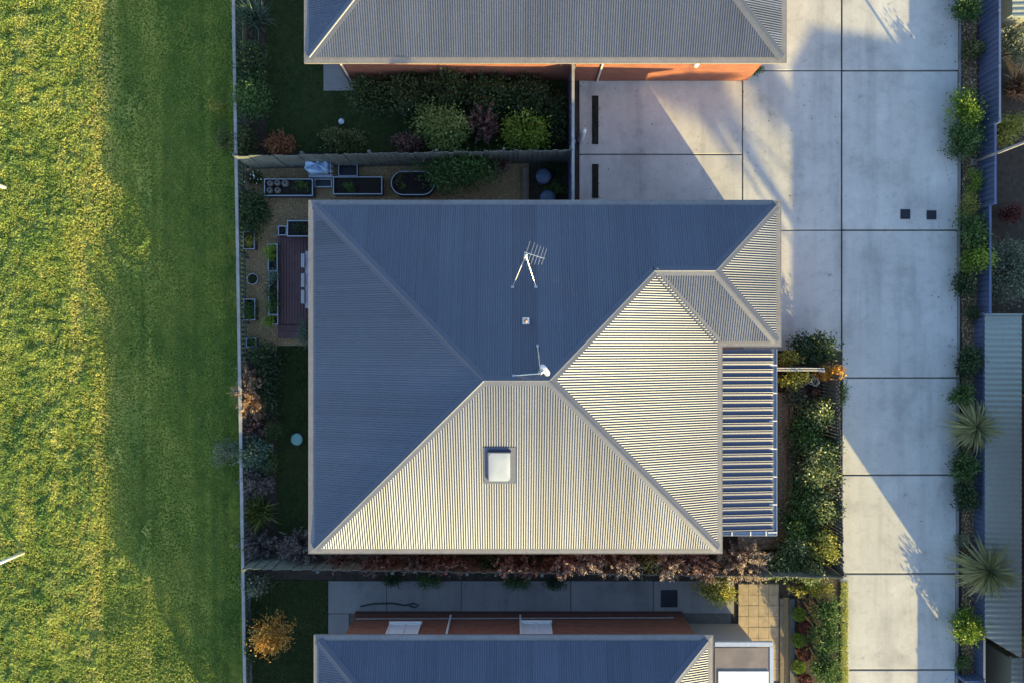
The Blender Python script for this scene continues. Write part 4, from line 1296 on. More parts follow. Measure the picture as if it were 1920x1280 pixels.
def plant(name, label, px, py, rx, ry, h, pal, style='leaf', dens=1.0, leaf=0.085, z0=-0.03, group=None, cat='shrub', trunk=0.0):
    """px, py = middle of the crown in the photo; rx, ry = half widths in photo pixels; h = height in metres"""
    zc = z0 + h * (0.62 if style != 'strap' else 0.35)
    c_ = P(px, py, zc); s = (H - zc) / F
    rx, ry = rx * s, ry * s
    root = thing(name, label, cat, (c_[0], c_[1], z0), group)
    base = np.array([c_[0], c_[1], z0])
    mat = M[pal]
    if style == 'strap':
        n = int(260 * dens)
        th = rng.uniform(0, 2 * np.pi, n); el = rng.uniform(0.45, 1.35, n)
        dirs = np.stack([np.cos(th) * np.cos(el) * rx, np.sin(th) * np.cos(el) * ry, np.sin(el) * h * 1.15], 1)
        ln = np.linalg.norm(dirs, axis=1) * rng.uniform(0.85, 1.45, n)
        b_ = base + np.stack([rng.normal(0, rx * 0.16, n), rng.normal(0, ry * 0.16, n), np.zeros(n)], 1)
        v, q, k = blades(b_, unit(dirs), ln, leaf * 0.45, rng.uniform(0.25, 0.6, n))
        v[:, 2] = np.maximum(v[:, 2], z0 + 0.02)
        part_np('leaf_clump', v, q, mat, root, tint=np.repeat(rng.beta(2, 2, n), k))
        return root
    if style == 'rosette':      # cordyline: bare trunk, star of strap leaves
        part('trunk', MB().tube([base, base + (0.02, 0.02, h * 0.45), base + (0, 0, h * 0.8)], [0.11 + 0.012 * h, 0.085 + 0.008 * h, 0.075 + 0.006 * h], 9), M['bark'], root, True)
        n = int(210 * dens)
        th = rng.uniform(0, 2 * np.pi, n); el = np.arcsin(rng.uniform(-0.35, 0.97, n))
        dirs = np.stack([np.cos(th) * np.cos(el), np.sin(th) * np.cos(el), np.sin(el)], 1)
        ln = rng.uniform(0.6, 1.2, n) * (rx + ry) / 2 * 1.08
        b_ = base + np.array([0, 0, h * 0.8]) + dirs * 0.05 + np.stack([np.zeros(n), np.zeros(n), rng.uniform(-0.2, 0.1, n)], 1)
        v, q, k = blades(b_, dirs, ln, leaf * 0.6, rng.uniform(0.05, 0.6, n), 4)
        t = np.clip(0.75 - 0.45 * np.sin(el) + rng.normal(0, 0.15, n), 0, 1)
        part_np('leaf_star', v, q, mat, root, tint=np.repeat(t, k))
        return root
    # woody stems
    st = MB()
    nst = 3 if h < 0.7 else 5
    zc0 = z0 + trunk
    if trunk > 0:
        st.tube([base - (0, 0, 0.02), base + (0.03, 0.01, trunk * 0.6), base + (0, 0, trunk + 0.2 * h)], [0.07, 0.055, 0.04], 8)
    for k in range(nst):
        t = 2 * math.pi * (k + rnd.random() * 0.6) / nst
        e_ = base + np.array([rx * 0.55 * math.cos(t), ry * 0.55 * math.sin(t), trunk + (h - trunk) * rnd.uniform(0.55, 0.8)])
        m_ = base + np.array([rx * 0.2 * math.cos(t + 0.4), ry * 0.2 * math.sin(t + 0.4), trunk + (h - trunk) * 0.3])
        st.tube([base + (0, 0, trunk * 0.95 - 0.02), m_, e_], [0.03 * min(1, h), 0.02 * min(1, h), 0.008], 6)
    part('stem' if trunk == 0 else 'trunk', st, M['twig'] if trunk == 0 else M['bark'], root)
    hc = (h - trunk)
    cz = zc0 + hc * 0.5
    rz = hc * 0.5
    area = rx * ry
    if style == 'ball':
        n = 900
        u = unit(rng.normal(0, 1, (n, 3)))
        r_ = rng.uniform(0.86, 1.02, n)[:, None]
        pos = np.array([c_[0], c_[1], cz]) + u * r_ * np.array([rx, ry, rz])
        v, q = leaves(pos, u, leaf * 1.1, leaf * 0.8, 0.7)
        part_np('crown', v, q, mat, root, tint=np.repeat(rng.beta(2, 2, n), 4))
        return root
    K = int(np.clip(40 * area + 12, 12, 80))
    u = unit(rng.normal(0, 1, (K, 3)))
    u[:, 2] = np.abs(u[:, 2]) * 0.95 - 0.2
    rad = rng.uniform(0.45, 0.98, K)[:, None] * rng.uniform(0.85, 1.12, K)[:, None]
    cc = np.array([c_[0], c_[1], cz]) + u * rad * np.array([rx, ry, rz])
    ct = rng.beta(2, 2, K)
    ntot = int((5200 * area + 420) * dens)
    which = rng.integers(0, K, ntot)
    if style == 'feather':
        # twigs radiate from the middle of the plant, narrow leaves along their outer half
        o0 = np.array([c_[0], c_[1], zc0 + hc * 0.25])
        T = int(np.clip(110 * area + 30, 30, 190))
        ut = unit(rng.normal(0, 1, (T, 3))); ut[:, 2] = np.abs(ut[:, 2]) * 0.9 + 0.02
        tip = np.array([c_[0], c_[1], zc0 + hc * 0.35]) + unit(ut) * np.array([rx, ry, hc * 0.65]) * rng.uniform(0.65, 1.12, T)[:, None]
        which = rng.integers(0, T, ntot)
        t = rng.beta(2.2, 1.2, ntot)
        ax = unit(tip - o0)
        pos = o0 + (tip - o0)[which] * t[:, None] + rng.normal(0, 0.035, (ntot, 3))
        v, q = leaves(pos, ax[which] * 1.1, leaf * 1.15, leaf * 0.36, 0.55, 0.3)
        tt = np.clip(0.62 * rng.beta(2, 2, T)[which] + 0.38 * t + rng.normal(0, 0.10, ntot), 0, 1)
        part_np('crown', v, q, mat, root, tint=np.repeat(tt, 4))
        return root
    sig = np.array([rx, ry, rz]) * 0.19 + 0.035
    off = rng.normal(0, 1, (ntot, 3)) * sig
    pos = cc[which] + off
    pos[:, 2] = np.maximum(pos[:, 2], z0 + 0.03)
    out = unit(u[which] + off / (sig * 2) * 0.6 + np.array([0, 0, 0.25]))
    v, q = leaves(pos, out, leaf, leaf * 0.5, 0.6)
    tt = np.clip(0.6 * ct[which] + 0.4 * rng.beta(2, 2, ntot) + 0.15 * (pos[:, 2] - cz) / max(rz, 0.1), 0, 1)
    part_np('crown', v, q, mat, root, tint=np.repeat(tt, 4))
    return root


G_N = 'shrubs of the north garden'
G_W = 'shrubs along the side lawn'
G_S = 'feathery shrubs along the lower fence'
G_E = 'shrubs of the leafy side garden'
G_D = 'plants in the driveway bed'
G_P = 'plants in the deck planters'
PL = [
    # north garden
    ('flax_plant', 'large blue-green flax at the top left behind the picket fence', 475, 30, 38, 34, 1.3, 'l_blue', 'strap', G_N),
    ('shrub', 'dark bushy shrub below the blue-green flax', 472, 118, 30, 36, 1.3, 'l_dark', 'leaf', G_N),
    ('shrub', 'spreading mid-green shrub against the picket fence opposite the concrete pad', 472, 180, 34, 40, 1.4, 'l_green', 'leaf', G_N),
    ('shrub', 'yellow-tipped shrub in the lower left corner of the north garden', 462, 262, 22, 26, 1.0, 'l_olive', 'leaf', G_N),
    ('shrub', 'low rust-red shrub beside the north lawn corner', 522, 272, 24, 20, 0.8, 'l_rust', 'leaf', G_N),
    ('shrub', 'olive rounded shrub below the small garden lamp', 642, 262, 36, 22, 0.9, 'l_olive', 'leaf', G_N),
    ('hedge_shrub', 'first hedge shrub from the concrete pad under the brick wall', 692, 178, 38, 34, 1.2, 'l_dark', 'leaf', G_N),
    ('hedge_shrub', 'second hedge shrub from the concrete pad under the brick wall', 762, 172, 44, 36, 1.4, 'l_dark', 'leaf', G_N),
    ('hedge_shrub', 'third hedge shrub from the concrete pad under the brick wall', 838, 168, 44, 34, 1.5, 'l_dark', 'leaf', G_N),
    ('hedge_shrub', 'fourth hedge shrub from the concrete pad under the brick wall', 915, 172, 44, 34, 1.4, 'l_dark', 'leaf', G_N),
    ('hedge_shrub', 'fifth hedge shrub from the concrete pad, nearest the courtyard fence', 990, 180, 46, 34, 1.3, 'l_dark', 'leaf', G_N),
    ('shrub', 'dark low shrub in the corner by the courtyard fence', 1042, 222, 20, 42, 1.0, 'l_dark', 'leaf', G_N),
    ('shrub', 'tall yellow-green shrub left of the pinkish one in the north garden', 825, 236, 52, 42, 1.7, 'l_spring', 'leaf', G_N),
    ('shrub', 'pinkish brown shrub between two bright green shrubs', 906, 226, 30, 42, 1.5, 'l_plum', 'feather', G_N),
    ('shrub', 'bright lime rounded shrub nearest the courtyard fence', 987, 244, 40, 32, 1.4, 'l_lime', 'leaf', G_N),
    ('shrub', 'low plum shrub behind the long paling fence', 765, 266, 30, 17, 0.8, 'l_plum', 'leaf', G_N),
    ('small_shrub', 'small green plant in a pot at the brick house corner', 1420, 131, 13, 7, 0.4, 'l_green', 'leaf', None),
    # gravel garden
    ('shrub', 'large glossy green shrub behind the oval raised bed', 862, 320, 72, 32, 1.7, 'l_green', 'leaf', None),
    ('shrub', 'grey twiggy plum shrub between the green shrub and sleeper', 935, 303, 24, 22, 1.2, 'l_plum', 'feather', None),
    ('small_shrub', 'leafy green plant between the two blue barrels', 1040, 354, 22, 16, 0.6, 'l_green', 'leaf', None),
    ('small_shrub', 'dark ground plant above the blue barrel', 1040, 318, 22, 12, 0.4, 'l_dark', 'leaf', None),
    ('shrub', 'dark spreading shrub at the picket fence above the yellow planter', 474, 398, 30, 42, 1.0, 'l_dark', 'leaf', None),
    ('flower_clump', 'clump with tiny white flowers in the upper left gravel corner', 476, 332, 14, 11, 0.3, 'l_dark', 'leaf', None),
    ('herb_clump', 'feathery green herb clump in the raised bed beside the pots', 563, 350, 20, 13, 0.85, 'l_green', 'feather', None),
    ('herb_clump', 'single green clump in the bare raised bed', 656, 354, 12, 9, 0.75, 'l_green', 'leaf', None),
    ('seedling', 'pale seedling at the left end of the oval bed', 746, 343, 5, 7, 0.62, 'l_olive', 'leaf', None),
    ('seedling', 'pale seedling nearest the middle of the oval bed', 758, 350, 6, 5, 0.62, 'l_lime', 'leaf', None),
    ('seedling', 'pale seedling at the top of the oval bed', 752, 332, 5, 5, 0.62, 'l_olive', 'leaf', None),
    ('planter_plant', 'dark leafy plants in the planter at the top of the deck', 560, 429, 18, 12, 0.8, 'l_dark', 'leaf', G_P),
    ('planter_plant', 'yellow-green plants in the pale-rimmed fence planter', 467, 450, 9, 14, 0.6, 'l_yellow', 'leaf', G_P),
    ('planter_plant', 'light green clump at the top of the upper deck planter', 508, 468, 9, 10, 0.8, 'l_lime', 'leaf', G_P),
    ('planter_plant', 'small lime clump in the middle of the upper deck planter', 509, 484, 7, 7, 0.65, 'l_lime', 'leaf', G_P),
    ('planter_plant', 'grey-green bush at the top of the lower deck planter', 512, 522, 10, 14, 0.85, 'l_blue', 'leaf', G_P),
    ('planter_plant', 'dull green bush in the middle of the lower deck planter', 511, 548, 10, 14, 0.85, 'l_dark', 'leaf', G_P),
    ('planter_plant', 'bright green bush at the bottom of the lower deck planter', 512, 573, 10, 15, 0.85, 'l_green', 'leaf', G_P),
    ('planter_plant', 'lime bush spilling from the small end planter', 505, 601, 11, 9, 0.7, 'l_lime', 'leaf', G_P),
    ('planter_plant', 'green bush filling the lower fence planter', 468, 580, 11, 20, 0.7, 'l_green', 'leaf', G_P),
    ('planter_plant', 'small green tuft in the lowest fence planter', 471, 642, 8, 7, 0.45, 'l_green', 'leaf', G_P),
    ('planter_plant', 'small leaves in the round dark pot', 473, 523, 6, 6, 0.5, 'l_dark', 'leaf', G_P),
    ('small_shrub', 'grey-green shrub at the deck step under the eave', 571, 624, 12, 26, 1.1, 'l_blue', 'leaf', None),
    # west side
    ('shrub', 'dark green shrub above the copper shrub at the gravel end', 492, 668, 24, 20, 0.9, 'l_dark', 'leaf', G_W),
    ('shrub', 'tall sunlit copper shrub leaning over the picket fence', 468, 735, 38, 62, 1.05, 'l_copper', 'feather', G_W),
    ('shrub', 'dark green shrub between the copper shrub and the side lawn', 500, 725, 22, 48, 0.8, 'l_dark', 'leaf', G_W),
    ('shrub', 'dark plum twiggy shrub below the copper shrub', 478, 802, 30, 20, 0.85, 'l_plum', 'feather', G_W),
    ('small_shrub', 'fresh green low shrub left of the teal lid', 512, 806, 16, 16, 0.6, 'l_green', 'leaf', G_W),
    ('shrub', 'blue-green layered shrub at the picket fence', 474, 848, 34, 30, 1.1, 'l_blue', 'leaf', G_W),
    ('small_shrub', 'small bright green shrub at the lawn edge beside the blue-green one', 508, 866, 15, 20, 0.7, 'l_green', 'leaf', G_W),
    ('shrub', 'grey-purple fine shrub below the blue-green one', 480, 905, 36, 26, 1.1, 'l_purple', 'feather', G_W),
    ('grass_clump', 'arching yellow-green strap grass at the lower left', 483, 962, 36, 36, 0.9, 'l_strap', 'strap', G_W),
    ('shrub', 'grey-purple shrub in the lower left fence corner', 478, 1022, 34, 28, 1.2, 'l_purple', 'feather', G_W),
    ('shrub', 'large grey-purple feathery shrub at the lower left roof corner', 562, 1030, 50, 36, 1.6, 'l_purple', 'feather', G_W),
    # south row
    ('shrub', 'small brown feathery shrub tucked right behind the lower left roof corner', 636, 1056, 34, 18, 1.7, 'l_plum', 'feather', G_S),
    ('shrub', 'brown feathery shrub between the dark green one and the plum one', 945, 1060, 28, 20, 2.1, 'l_rose', 'feather', G_S),
    ('shrub', 'first brown feathery shrub from the lower left roof corner', 708, 1058, 46, 20, 2.0, 'l_plum', 'feather', G_S),
    ('shrub', 'second brown feathery shrub from the lower left roof corner', 776, 1058, 34, 18, 1.9, 'l_purple', 'feather', G_S),
    ('shrub', 'third brown feathery shrub from the lower left roof corner', 842, 1060, 54, 22, 2.1, 'l_plum', 'feather', G_S),
    ('shrub', 'dark green shrub in the gap of the brown feathery row', 918, 1056, 34, 18, 1.6, 'l_dark', 'leaf', G_S),
    ('shrub', 'plum feathery shrub where the sunlight begins on the row', 986, 1060, 48, 24, 2.3, 'l_plum', 'feather', G_S),
    ('shrub', 'reddish sunlit feathery shrub, right of the plum one', 1058, 1060, 36, 24, 2.5, 'l_rose', 'feather', G_S),
    ('shrub', 'cream sunlit feathery shrub left of the green gap', 1106, 1058, 38, 26, 2.6, 'l_blush', 'feather', G_S),
    ('shrub', 'cream and green feathery shrub in the middle of the sunlit row', 1166, 1062, 44, 25, 2.6, 'l_blush', 'feather', G_S),
    ('shrub', 'dark olive shrub low in the sunlit row', 1212, 1056, 24, 20, 2.2, 'l_olive', 'leaf', G_S),
    ('shrub', 'cream-pink feathery shrub near the lower right roof corner', 1256, 1062, 44, 27, 2.6, 'l_blush', 'feather', G_S),
    ('shrub', 'red-tipped feathery shrub directly under the lower right roof corner', 1316, 1062, 36, 26, 2.5, 'l_rose', 'feather', G_S),
    ('shrub', 'largest cream-pink feathery shrub below the verandah', 1396, 1056, 54, 42, 2.4, 'l_blush', 'feather', G_S),
    ('shrub', 'green shrub right of the largest cream-pink shrub', 1466, 1062, 32, 28, 1.5, 'l_varieg', 'leaf', G_S),
    ('shrub', 'yellow-tipped green shrub in the lower right garden corner', 1518, 1074, 32, 18, 1.7, 'l_varieg', 'leaf', G_S),
    # east garden
    ('shrub', 'dark dense shrub at the rounded corner by the driveway', 1528, 655, 44, 30, 1.4, 'l_dark', 'leaf', G_E),
    ('shrub', 'yellow-leaved shrub beside the verandah above the pale side fence', 1482, 671, 19, 13, 1.2, 'l_yellow', 'leaf', G_E),
    ('shrub', 'orange-leaved shrub at the right end of the pale side fence', 1560, 697, 19, 15, 1.6, 'l_autumn', 'leaf', G_E),
    ('shrub', 'yellow-green shrub just below the pale side fence', 1486, 708, 24, 18, 1.4, 'l_yellow', 'leaf', G_E),
    ('shrub', 'plum shrub just below the coiled hose', 1518, 738, 22, 14, 0.9, 'l_plum', 'feather', G_E),
    ('shrub', 'grey-green shrub left of the sandstone lump', 1492, 745, 16, 18, 0.8, 'l_sage', 'leaf', G_E),
    ('shrub', 'cream-edged shrub at the top of the slat fence row', 1537, 772, 30, 26, 1.9, 'l_varieg', 'leaf', G_E),
    ('shrub', 'grey sage shrub beside the brick edging at mid verandah', 1490, 806, 15, 24, 0.8, 'l_sage', 'leaf', G_E),
    ('shrub', 'green shrub right of the grey sage shrub', 1518, 812, 30, 30, 1.6, 'l_green', 'leaf', G_E),
    ('shrub', 'cream-tipped shrub below the green one at the slat fence', 1540, 846, 32, 30, 2.0, 'l_varieg', 'leaf', G_E),
    ('shrub', 'low sage shrub against the edging at lower verandah', 1493, 862, 14, 24, 0.7, 'l_sage', 'leaf', G_E),
    ('shrub', 'broad sunlit cream-edged shrub halfway down the slat fence', 1532, 890, 36, 32, 2.1, 'l_varieg', 'leaf', G_E),
    ('shrub', 'mid green shrub left of the small cream-flecked shrub', 1506, 928, 30, 30, 1.6, 'l_green', 'leaf', G_E),
    ('shrub', 'small cream-flecked shrub against the lower slat fence', 1540, 950, 30, 30, 2.0, 'l_varieg', 'leaf', G_E),
    ('shrub', 'dark green shrub level with the verandah corner', 1508, 985, 34, 32, 1.6, 'l_green', 'leaf', G_E),
    ('shrub', 'brightest cream-yellow shrub near the lower right fence corner', 1546, 1022, 24, 32, 2.1, 'l_yellow', 'leaf', G_E),
    ('shrub', 'green shrub below the curved edging corner', 1492, 1030, 32, 24, 1.4, 'l_varieg', 'leaf', G_E),
    ('small_shrub', 'dark green shrub between the slat fence and driveway', 1579, 735, 8, 24, 0.8, 'l_green', 'leaf', None),
    # driveway bed
    ('shrub', 'dark green shrub at the top end of the driveway bed', 1814, 14, 24, 24, 0.9, 'l_green', 'leaf', G_D),
    ('shrub', 'dry brown low shrub in the bare top part of the driveway bed', 1822, 92, 16, 16, 0.5, 'l_olive', 'leaf', G_D),
    ('shrub', 'bright green shrub above the lamp post foot', 1812, 208, 28, 34, 1.0, 'l_lime', 'leaf', G_D),
    ('shrub', 'darker green shrub touching the lamp post foot', 1810, 264, 28, 30, 0.9, 'l_green', 'leaf', G_D),
    ('small_shrub', 'small lime shrub just below the lamp post', 1828, 336, 16, 22, 0.7, 'l_lime', 'leaf', G_D),
    ('small_shrub', 'yellowish small shrub between two green ones in the driveway bed', 1818, 384, 16, 18, 0.6, 'l_yellow', 'leaf', G_D),
    ('shrub', 'large fresh green shrub beside the drain grates', 1828, 432, 28, 32, 1.0, 'l_green', 'leaf', G_D),
    ('shrub', 'pale green shrub below the large fresh green one', 1834, 486, 26, 30, 1.0, 'l_lime', 'leaf', G_D),
    ('shrub', 'dark mossy low shrub left of the sage bush', 1814, 534, 20, 20, 0.6, 'l_dark', 'leaf', G_D),
    ('small_shrub', 'thin low shrub in the brown soil gap of the driveway bed', 1824, 590, 12, 16, 0.5, 'l_dark', 'leaf', G_D),
    ('shrub', 'dark rounded shrub beside the long shed top end', 1814, 676, 24, 30, 0.9, 'l_dark', 'leaf', G_D),
    ('shrub', 'green shrub just above the upper cordyline', 1808, 738, 20, 18, 0.8, 'l_green', 'leaf', G_D),
    ('shrub', 'green shrub just below the upper cordyline', 1812, 874, 20, 28, 0.9, 'l_green', 'leaf', G_D),
    ('shrub', 'dark dome shrub halfway between the two cordylines', 1814, 934, 22, 22, 0.8, 'l_dark', 'leaf', G_D),
    ('small_shrub', 'grey low plant right above the lower cordyline', 1806, 1012, 12, 12, 0.4, 'l_sage', 'leaf', G_D),
    ('shrub', 'lime and yellow shrub below the lower cordyline', 1816, 1176, 28, 26, 0.9, 'l_lime', 'leaf', G_D),
    ('small_shrub', 'tiny green shrub at the bottom fence return', 1802, 1240, 14, 12, 0.4, 'l_green', 'leaf', G_D),
    # south plot
    ('shrub', 'grey-green dome shrub below the lower left plot corner', 478, 1096, 26, 20, 0.9, 'l_sage', 'leaf', None),
    ('shrub', 'dark tall shrub against the picket fence by the autumn tree', 472, 1200, 13, 40, 1.0, 'l_dark', 'leaf', None),
    ('small_shrub', 'first small dark shrub at the fence along the narrow path', 735, 1088, 18, 9, 0.5, 'l_dark', 'leaf', None),
    ('small_shrub', 'second small dark shrub at the fence along the narrow path', 808, 1091, 26, 10, 0.6, 'l_green', 'leaf', None),
    ('small_shrub', 'third small dark shrub at the fence along the narrow path', 968, 1094, 24, 10, 0.6, 'l_green', 'leaf', None),
    ('small_shrub', 'fourth small dark shrub at the fence along the narrow path', 1040, 1094, 16, 9, 0.5, 'l_dark', 'leaf', None),
    ('shrub', 'golden yellow shrub overhanging the end of the narrow path', 1345, 1112, 36, 22, 1.5, 'l_yellow', 'leaf', None),
    ('shrub', 'dry golden shrub above the row of clipped balls', 1520, 1106, 50, 14, 0.9, 'l_yellow', 'feather', None),
    ('hedge_shrub', 'top green hedge shrub beside the clipped balls', 1550, 1146, 26, 26, 1.1, 'l_green', 'leaf', None),
    ('hedge_shrub', 'middle green hedge shrub beside the clipped balls', 1550, 1196, 26, 28, 1.1, 'l_green', 'leaf', None),
    ('hedge_shrub', 'bottom green hedge shrub beside the clipped balls', 1552, 1250, 26, 30, 1.1, 'l_green', 'leaf', None),
]
for (nm, lb, px, py, rx, ry, h, pal, sty, grp) in PL:
    plant(nm, lb, px, py, rx, ry, h, pal, sty, group=grp, cat={'hedge_shrub': 'hedge', 'flax_plant': 'flax', 'grass_clump': 'grass clump', 'seedling': 'seedling', 'planter_plant': 'plant', 'herb_clump': 'herb', 'flower_clump': 'flowers'}.get(nm, 'shrub'),
          leaf=0.06 if nm in ('seedling', 'planter_plant', 'herb_clump', 'flower_clump', 'small_shrub') else 0.10, dens=1.0 if nm not in ('seedling',) else 0.25)
for (lb, px, py, pal) in (('topmost lime clipped ball in the row by the paved path', 1499, 1152, 'l_lime'), ('topmost dark red clipped ball in the row', 1511, 1177, 'l_red'), ('middle lime clipped ball in the row', 1498, 1201, 'l_lime'),
                          ('middle dark red clipped ball in the row', 1509, 1226, 'l_red'), ('bottom lime clipped ball in the row', 1498, 1250, 'l_lime'), ('bottom dark red clipped ball at the picture edge', 1511, 1276, 'l_red')):
    plant('clipped_ball', lb, px, py, 12, 13, 0.45, pal, 'ball', group='clipped balls by the paved path', cat='shrub', leaf=0.05)
plant('autumn_tree', 'small orange autumn tree on the lower left lawn', 515, 1190, 34, 36, 2.0, 'l_autumn', 'leaf', trunk=0.6, cat='tree')
def far_plant(name, label, x, y, zc_, h, r, pal, style, **kw):
    """tree outside the frame whose shadow reaches the courtyard; world coordinates"""
    k = F / (H - (-1.6 + h * 0.62))
    return plant(name, label, 960 + x * k, 640 - y * k, r * k, r * k, h, pal, style, z0=-1.6, **kw)


far_plant('palm_tree', 'first tall palm standing right of the frame beyond the east house', 23.6, -16.2, 7.5, 11.4, 0.95, 'l_cord', 'rosette', cat='palm', leaf=0.17)
far_plant('palm_tree', 'second tall palm standing right of the frame beyond the east house', 24.6, -14.4, 7.2, 11.0, 0.95, 'l_cord', 'rosette', cat='palm', leaf=0.17)
far_plant('added_shade_tree', 'unseen flat-crowned tree added far right of the frame to shade the courtyard', 24.95, -19.1, 8.75, 10.7, 1.05, 'l_olive', 'leaf', trunk=9.9, dens=2.0, leaf=0.16, cat='tree')  # added for its shadow: crown flattened to darken the courtyard by the brick wall
plant('cordyline', 'upper cordyline with a grey-green leaf star beside the drive', 1824, 800, 50, 46, 0.95, 'l_cord', 'rosette', cat='cordyline', group='cordylines in the driveway bed', leaf=0.09)
plant('cordyline', 'lower cordyline with a golden leaf star overhanging the shed roof', 1846, 1066, 58, 52, 1.15, 'l_cord', 'rosette', cat='cordyline', group='cordylines in the driveway bed', leaf=0.1, dens=1.2)
G_L = 'plants of the lower eastern garden'
for (nm, lb, px, py, rx, ry, h, pal, sty) in (
        ('shrub', 'grey-green shrub beyond the tallest metal fence at the top right', 1902, 86, 32, 36, 1.8, 'l_sage', 'leaf'),
        ('fan_palm', 'rust-coloured dry palm fronds at the upper right edge', 1918, 160, 36, 34, 1.6, 'l_copper', 'strap'),
        ('shrub', 'golden yellow shrub right of the lamp post top', 1894, 238, 28, 28, 1.6, 'l_yellow', 'leaf'),
        ('shrub', 'small red-brown shrub right of the metal fence', 1900, 398, 18, 16, 1.0, 'l_red', 'leaf'),
        ('shrub', 'large round variegated sage bush beyond the metal fence', 1892, 506, 46, 54, 2.2, 'l_sage', 'leaf'),
        ('fan_palm', 'dark green palm fronds over the right edge of the shed', 1922, 750, 26, 34, 2.4, 'l_green', 'strap'),
        ('shrub', 'green shrub at the right edge beside the long shed', 1926, 850, 16, 40, 1.8, 'l_green', 'leaf'),
        ('shrub', 'golden shrub hanging over the lower end of the shed', 1904, 1190, 20, 34, 2.5, 'l_yellow', 'leaf')):
    plant(nm, lb, px, py, rx, ry, h, pal, sty, group=G_L, z0=-1.6, cat='palm' if nm == 'fan_palm' else 'shrub', leaf=0.10)
# weeds at the outer side of the picket fence
for (lb, px, py, rx, ry, pal) in (('yellow weedy tuft in the shaded grass near the top of the picket fence', 402, 196, 12, 16, 'l_yellow'), ('yellow-green weedy tuft against the picket fence by the corner', 418, 258, 12, 20, 'l_olive'),
                                  ('pale green weedy shrub outside the picket fence below the copper shrub', 420, 850, 18, 28, 'l_sage')):
    q = P(px, py, -0.5)
    plant('weed_tuft', lb, px, py, rx, ry, 0.8, pal, 'leaf', dens=0.5, leaf=0.08, z0=float(gz(q[0])) - 0.02, cat='weeds')
# white flowers of the gravel-corner clump
q = P(476, 332, 0.3)
fl_ = bpy.data.objects.get('flower_clump')
n = 14
pos = q + np.stack([rng.normal(0, 0.13, n), rng.normal(0, 0.12, n), rng.uniform(0.0, 0.06, n)], 1)
v, qd = leaves(pos, np.tile([[0.3, 0.2, 0.6]], (n, 1)), 0.06, 0.06, 0.9, 1.5)
part_np('flowers', v, qd, M['l_white'], fl_, tint=np.repeat(rng.random(n), 4))

# dark planting slots in the courtyard, each with tufts
for (lb, py0, py1, cnt) in (('upper dark planting slot with grass tufts in the courtyard concrete', 180, 271, 6), ('lower dark planting slot with grass tufts in the courtyard concrete', 308, 372, 4)):
    x0, x1, y0, y1 = X(1110), X(1122), Y(py1), Y(py0)
    root = thing('planting_slot', lb, 'planting slot', ((x0 + x1) / 2, (y0 + y1) / 2, 0.012), 'planting slots in the courtyard')
    part('soil', MB().box(x0, x1, y0, y1, 0.0, 0.022), M['potting'], root)
    for k in range(cnt):
        n = 34
        cx, cy_ = (x0 + x1) / 2, y0 + (y1 - y0) * (k + 0.5) / cnt
        th = rng.uniform(0, 2 * np.pi, n); el = rng.uniform(0.3, 1.3, n)
        dirs = np.stack([np.cos(th) * np.cos(el), np.sin(th) * np.cos(el), np.sin(el)], 1)
        bs = np.array([cx, cy_, 0.02]) + np.stack([rng.normal(0, 0.03, n), rng.normal(0, 0.05, n), np.zeros(n)], 1)
        v, qd, kk = blades(bs, dirs, rng.uniform(0.1, 0.2, n), 0.014, rng.uniform(0.2, 0.5, n), 3)
        part_np('grass_tuft', v, qd, M['l_dark'], root, tint=np.repeat(rng.random(n) * 0.6, kk))
# timber edges beside the paved path
for (lb, px0, px1, mat) in (('long timber sleeper edging the paved path', 1461, 1468, M['sleeper']), ('dark timber sleeper between the gravel strip and clipped balls', 1479, 1489, M['slat'])):
    top('path_sleeper', MB().cbox(X(px0), X(px1), -15, Y(1120), -0.04, 0.09, 0.012), mat, lb, 'sleeper')
sheet('gravel_strip', [(X(1468), Y(1120)), (X(1468), -15), (X(1479), -15), (X(1479), Y(1120))], -0.008, M['gravelbed'])


# ------------------------------------------------------------------ gravel, grass
def pebbles(name, n, inside, bbox, size, mat, z):
    x = rng.uniform(bbox[0], bbox[1], n); y = rng.uniform(bbox[2], bbox[3], n)
    k = inside(x, y); x, y = x[k], y[k]; n = len(x)
    o = np.array([[1, 0, 0], [0, 1, 0], [-1, 0, 0], [0, -1, 0], [0, 0, 0.7]])
    a = rng.uniform(0, 2 * np.pi, n); s = size * rng.uniform(0.5, 1.5, n)
    ca, sa = np.cos(a), np.sin(a); asp = rng.uniform(0.6, 1.0, n)
    vx = o[None, :, 0] * s[:, None]; vy = o[None, :, 1] * (s * asp)[:, None]
    v = np.stack([x[:, None] + vx * ca[:, None] - vy * sa[:, None], y[:, None] + vx * sa[:, None] + vy * ca[:, None], z - 0.003 + o[None, :, 2] * s[:, None] * np.ones((n, 1))], -1).reshape(-1, 3)
    t0 = np.array([[0, 1, 4], [1, 2, 4], [2, 3, 4], [3, 0, 4]])
    q = (np.arange(n)[:, None, None] * 5 + t0[None]).reshape(-1, 3)
    m = mesh_np(name, v, q, False, np.repeat(rng.beta(1.6, 2.2, n), 5))
    m.materials.append(mat)
    o_ = link(name, m, (0, 0, 0))
    return tag(o_, kind='stuff')


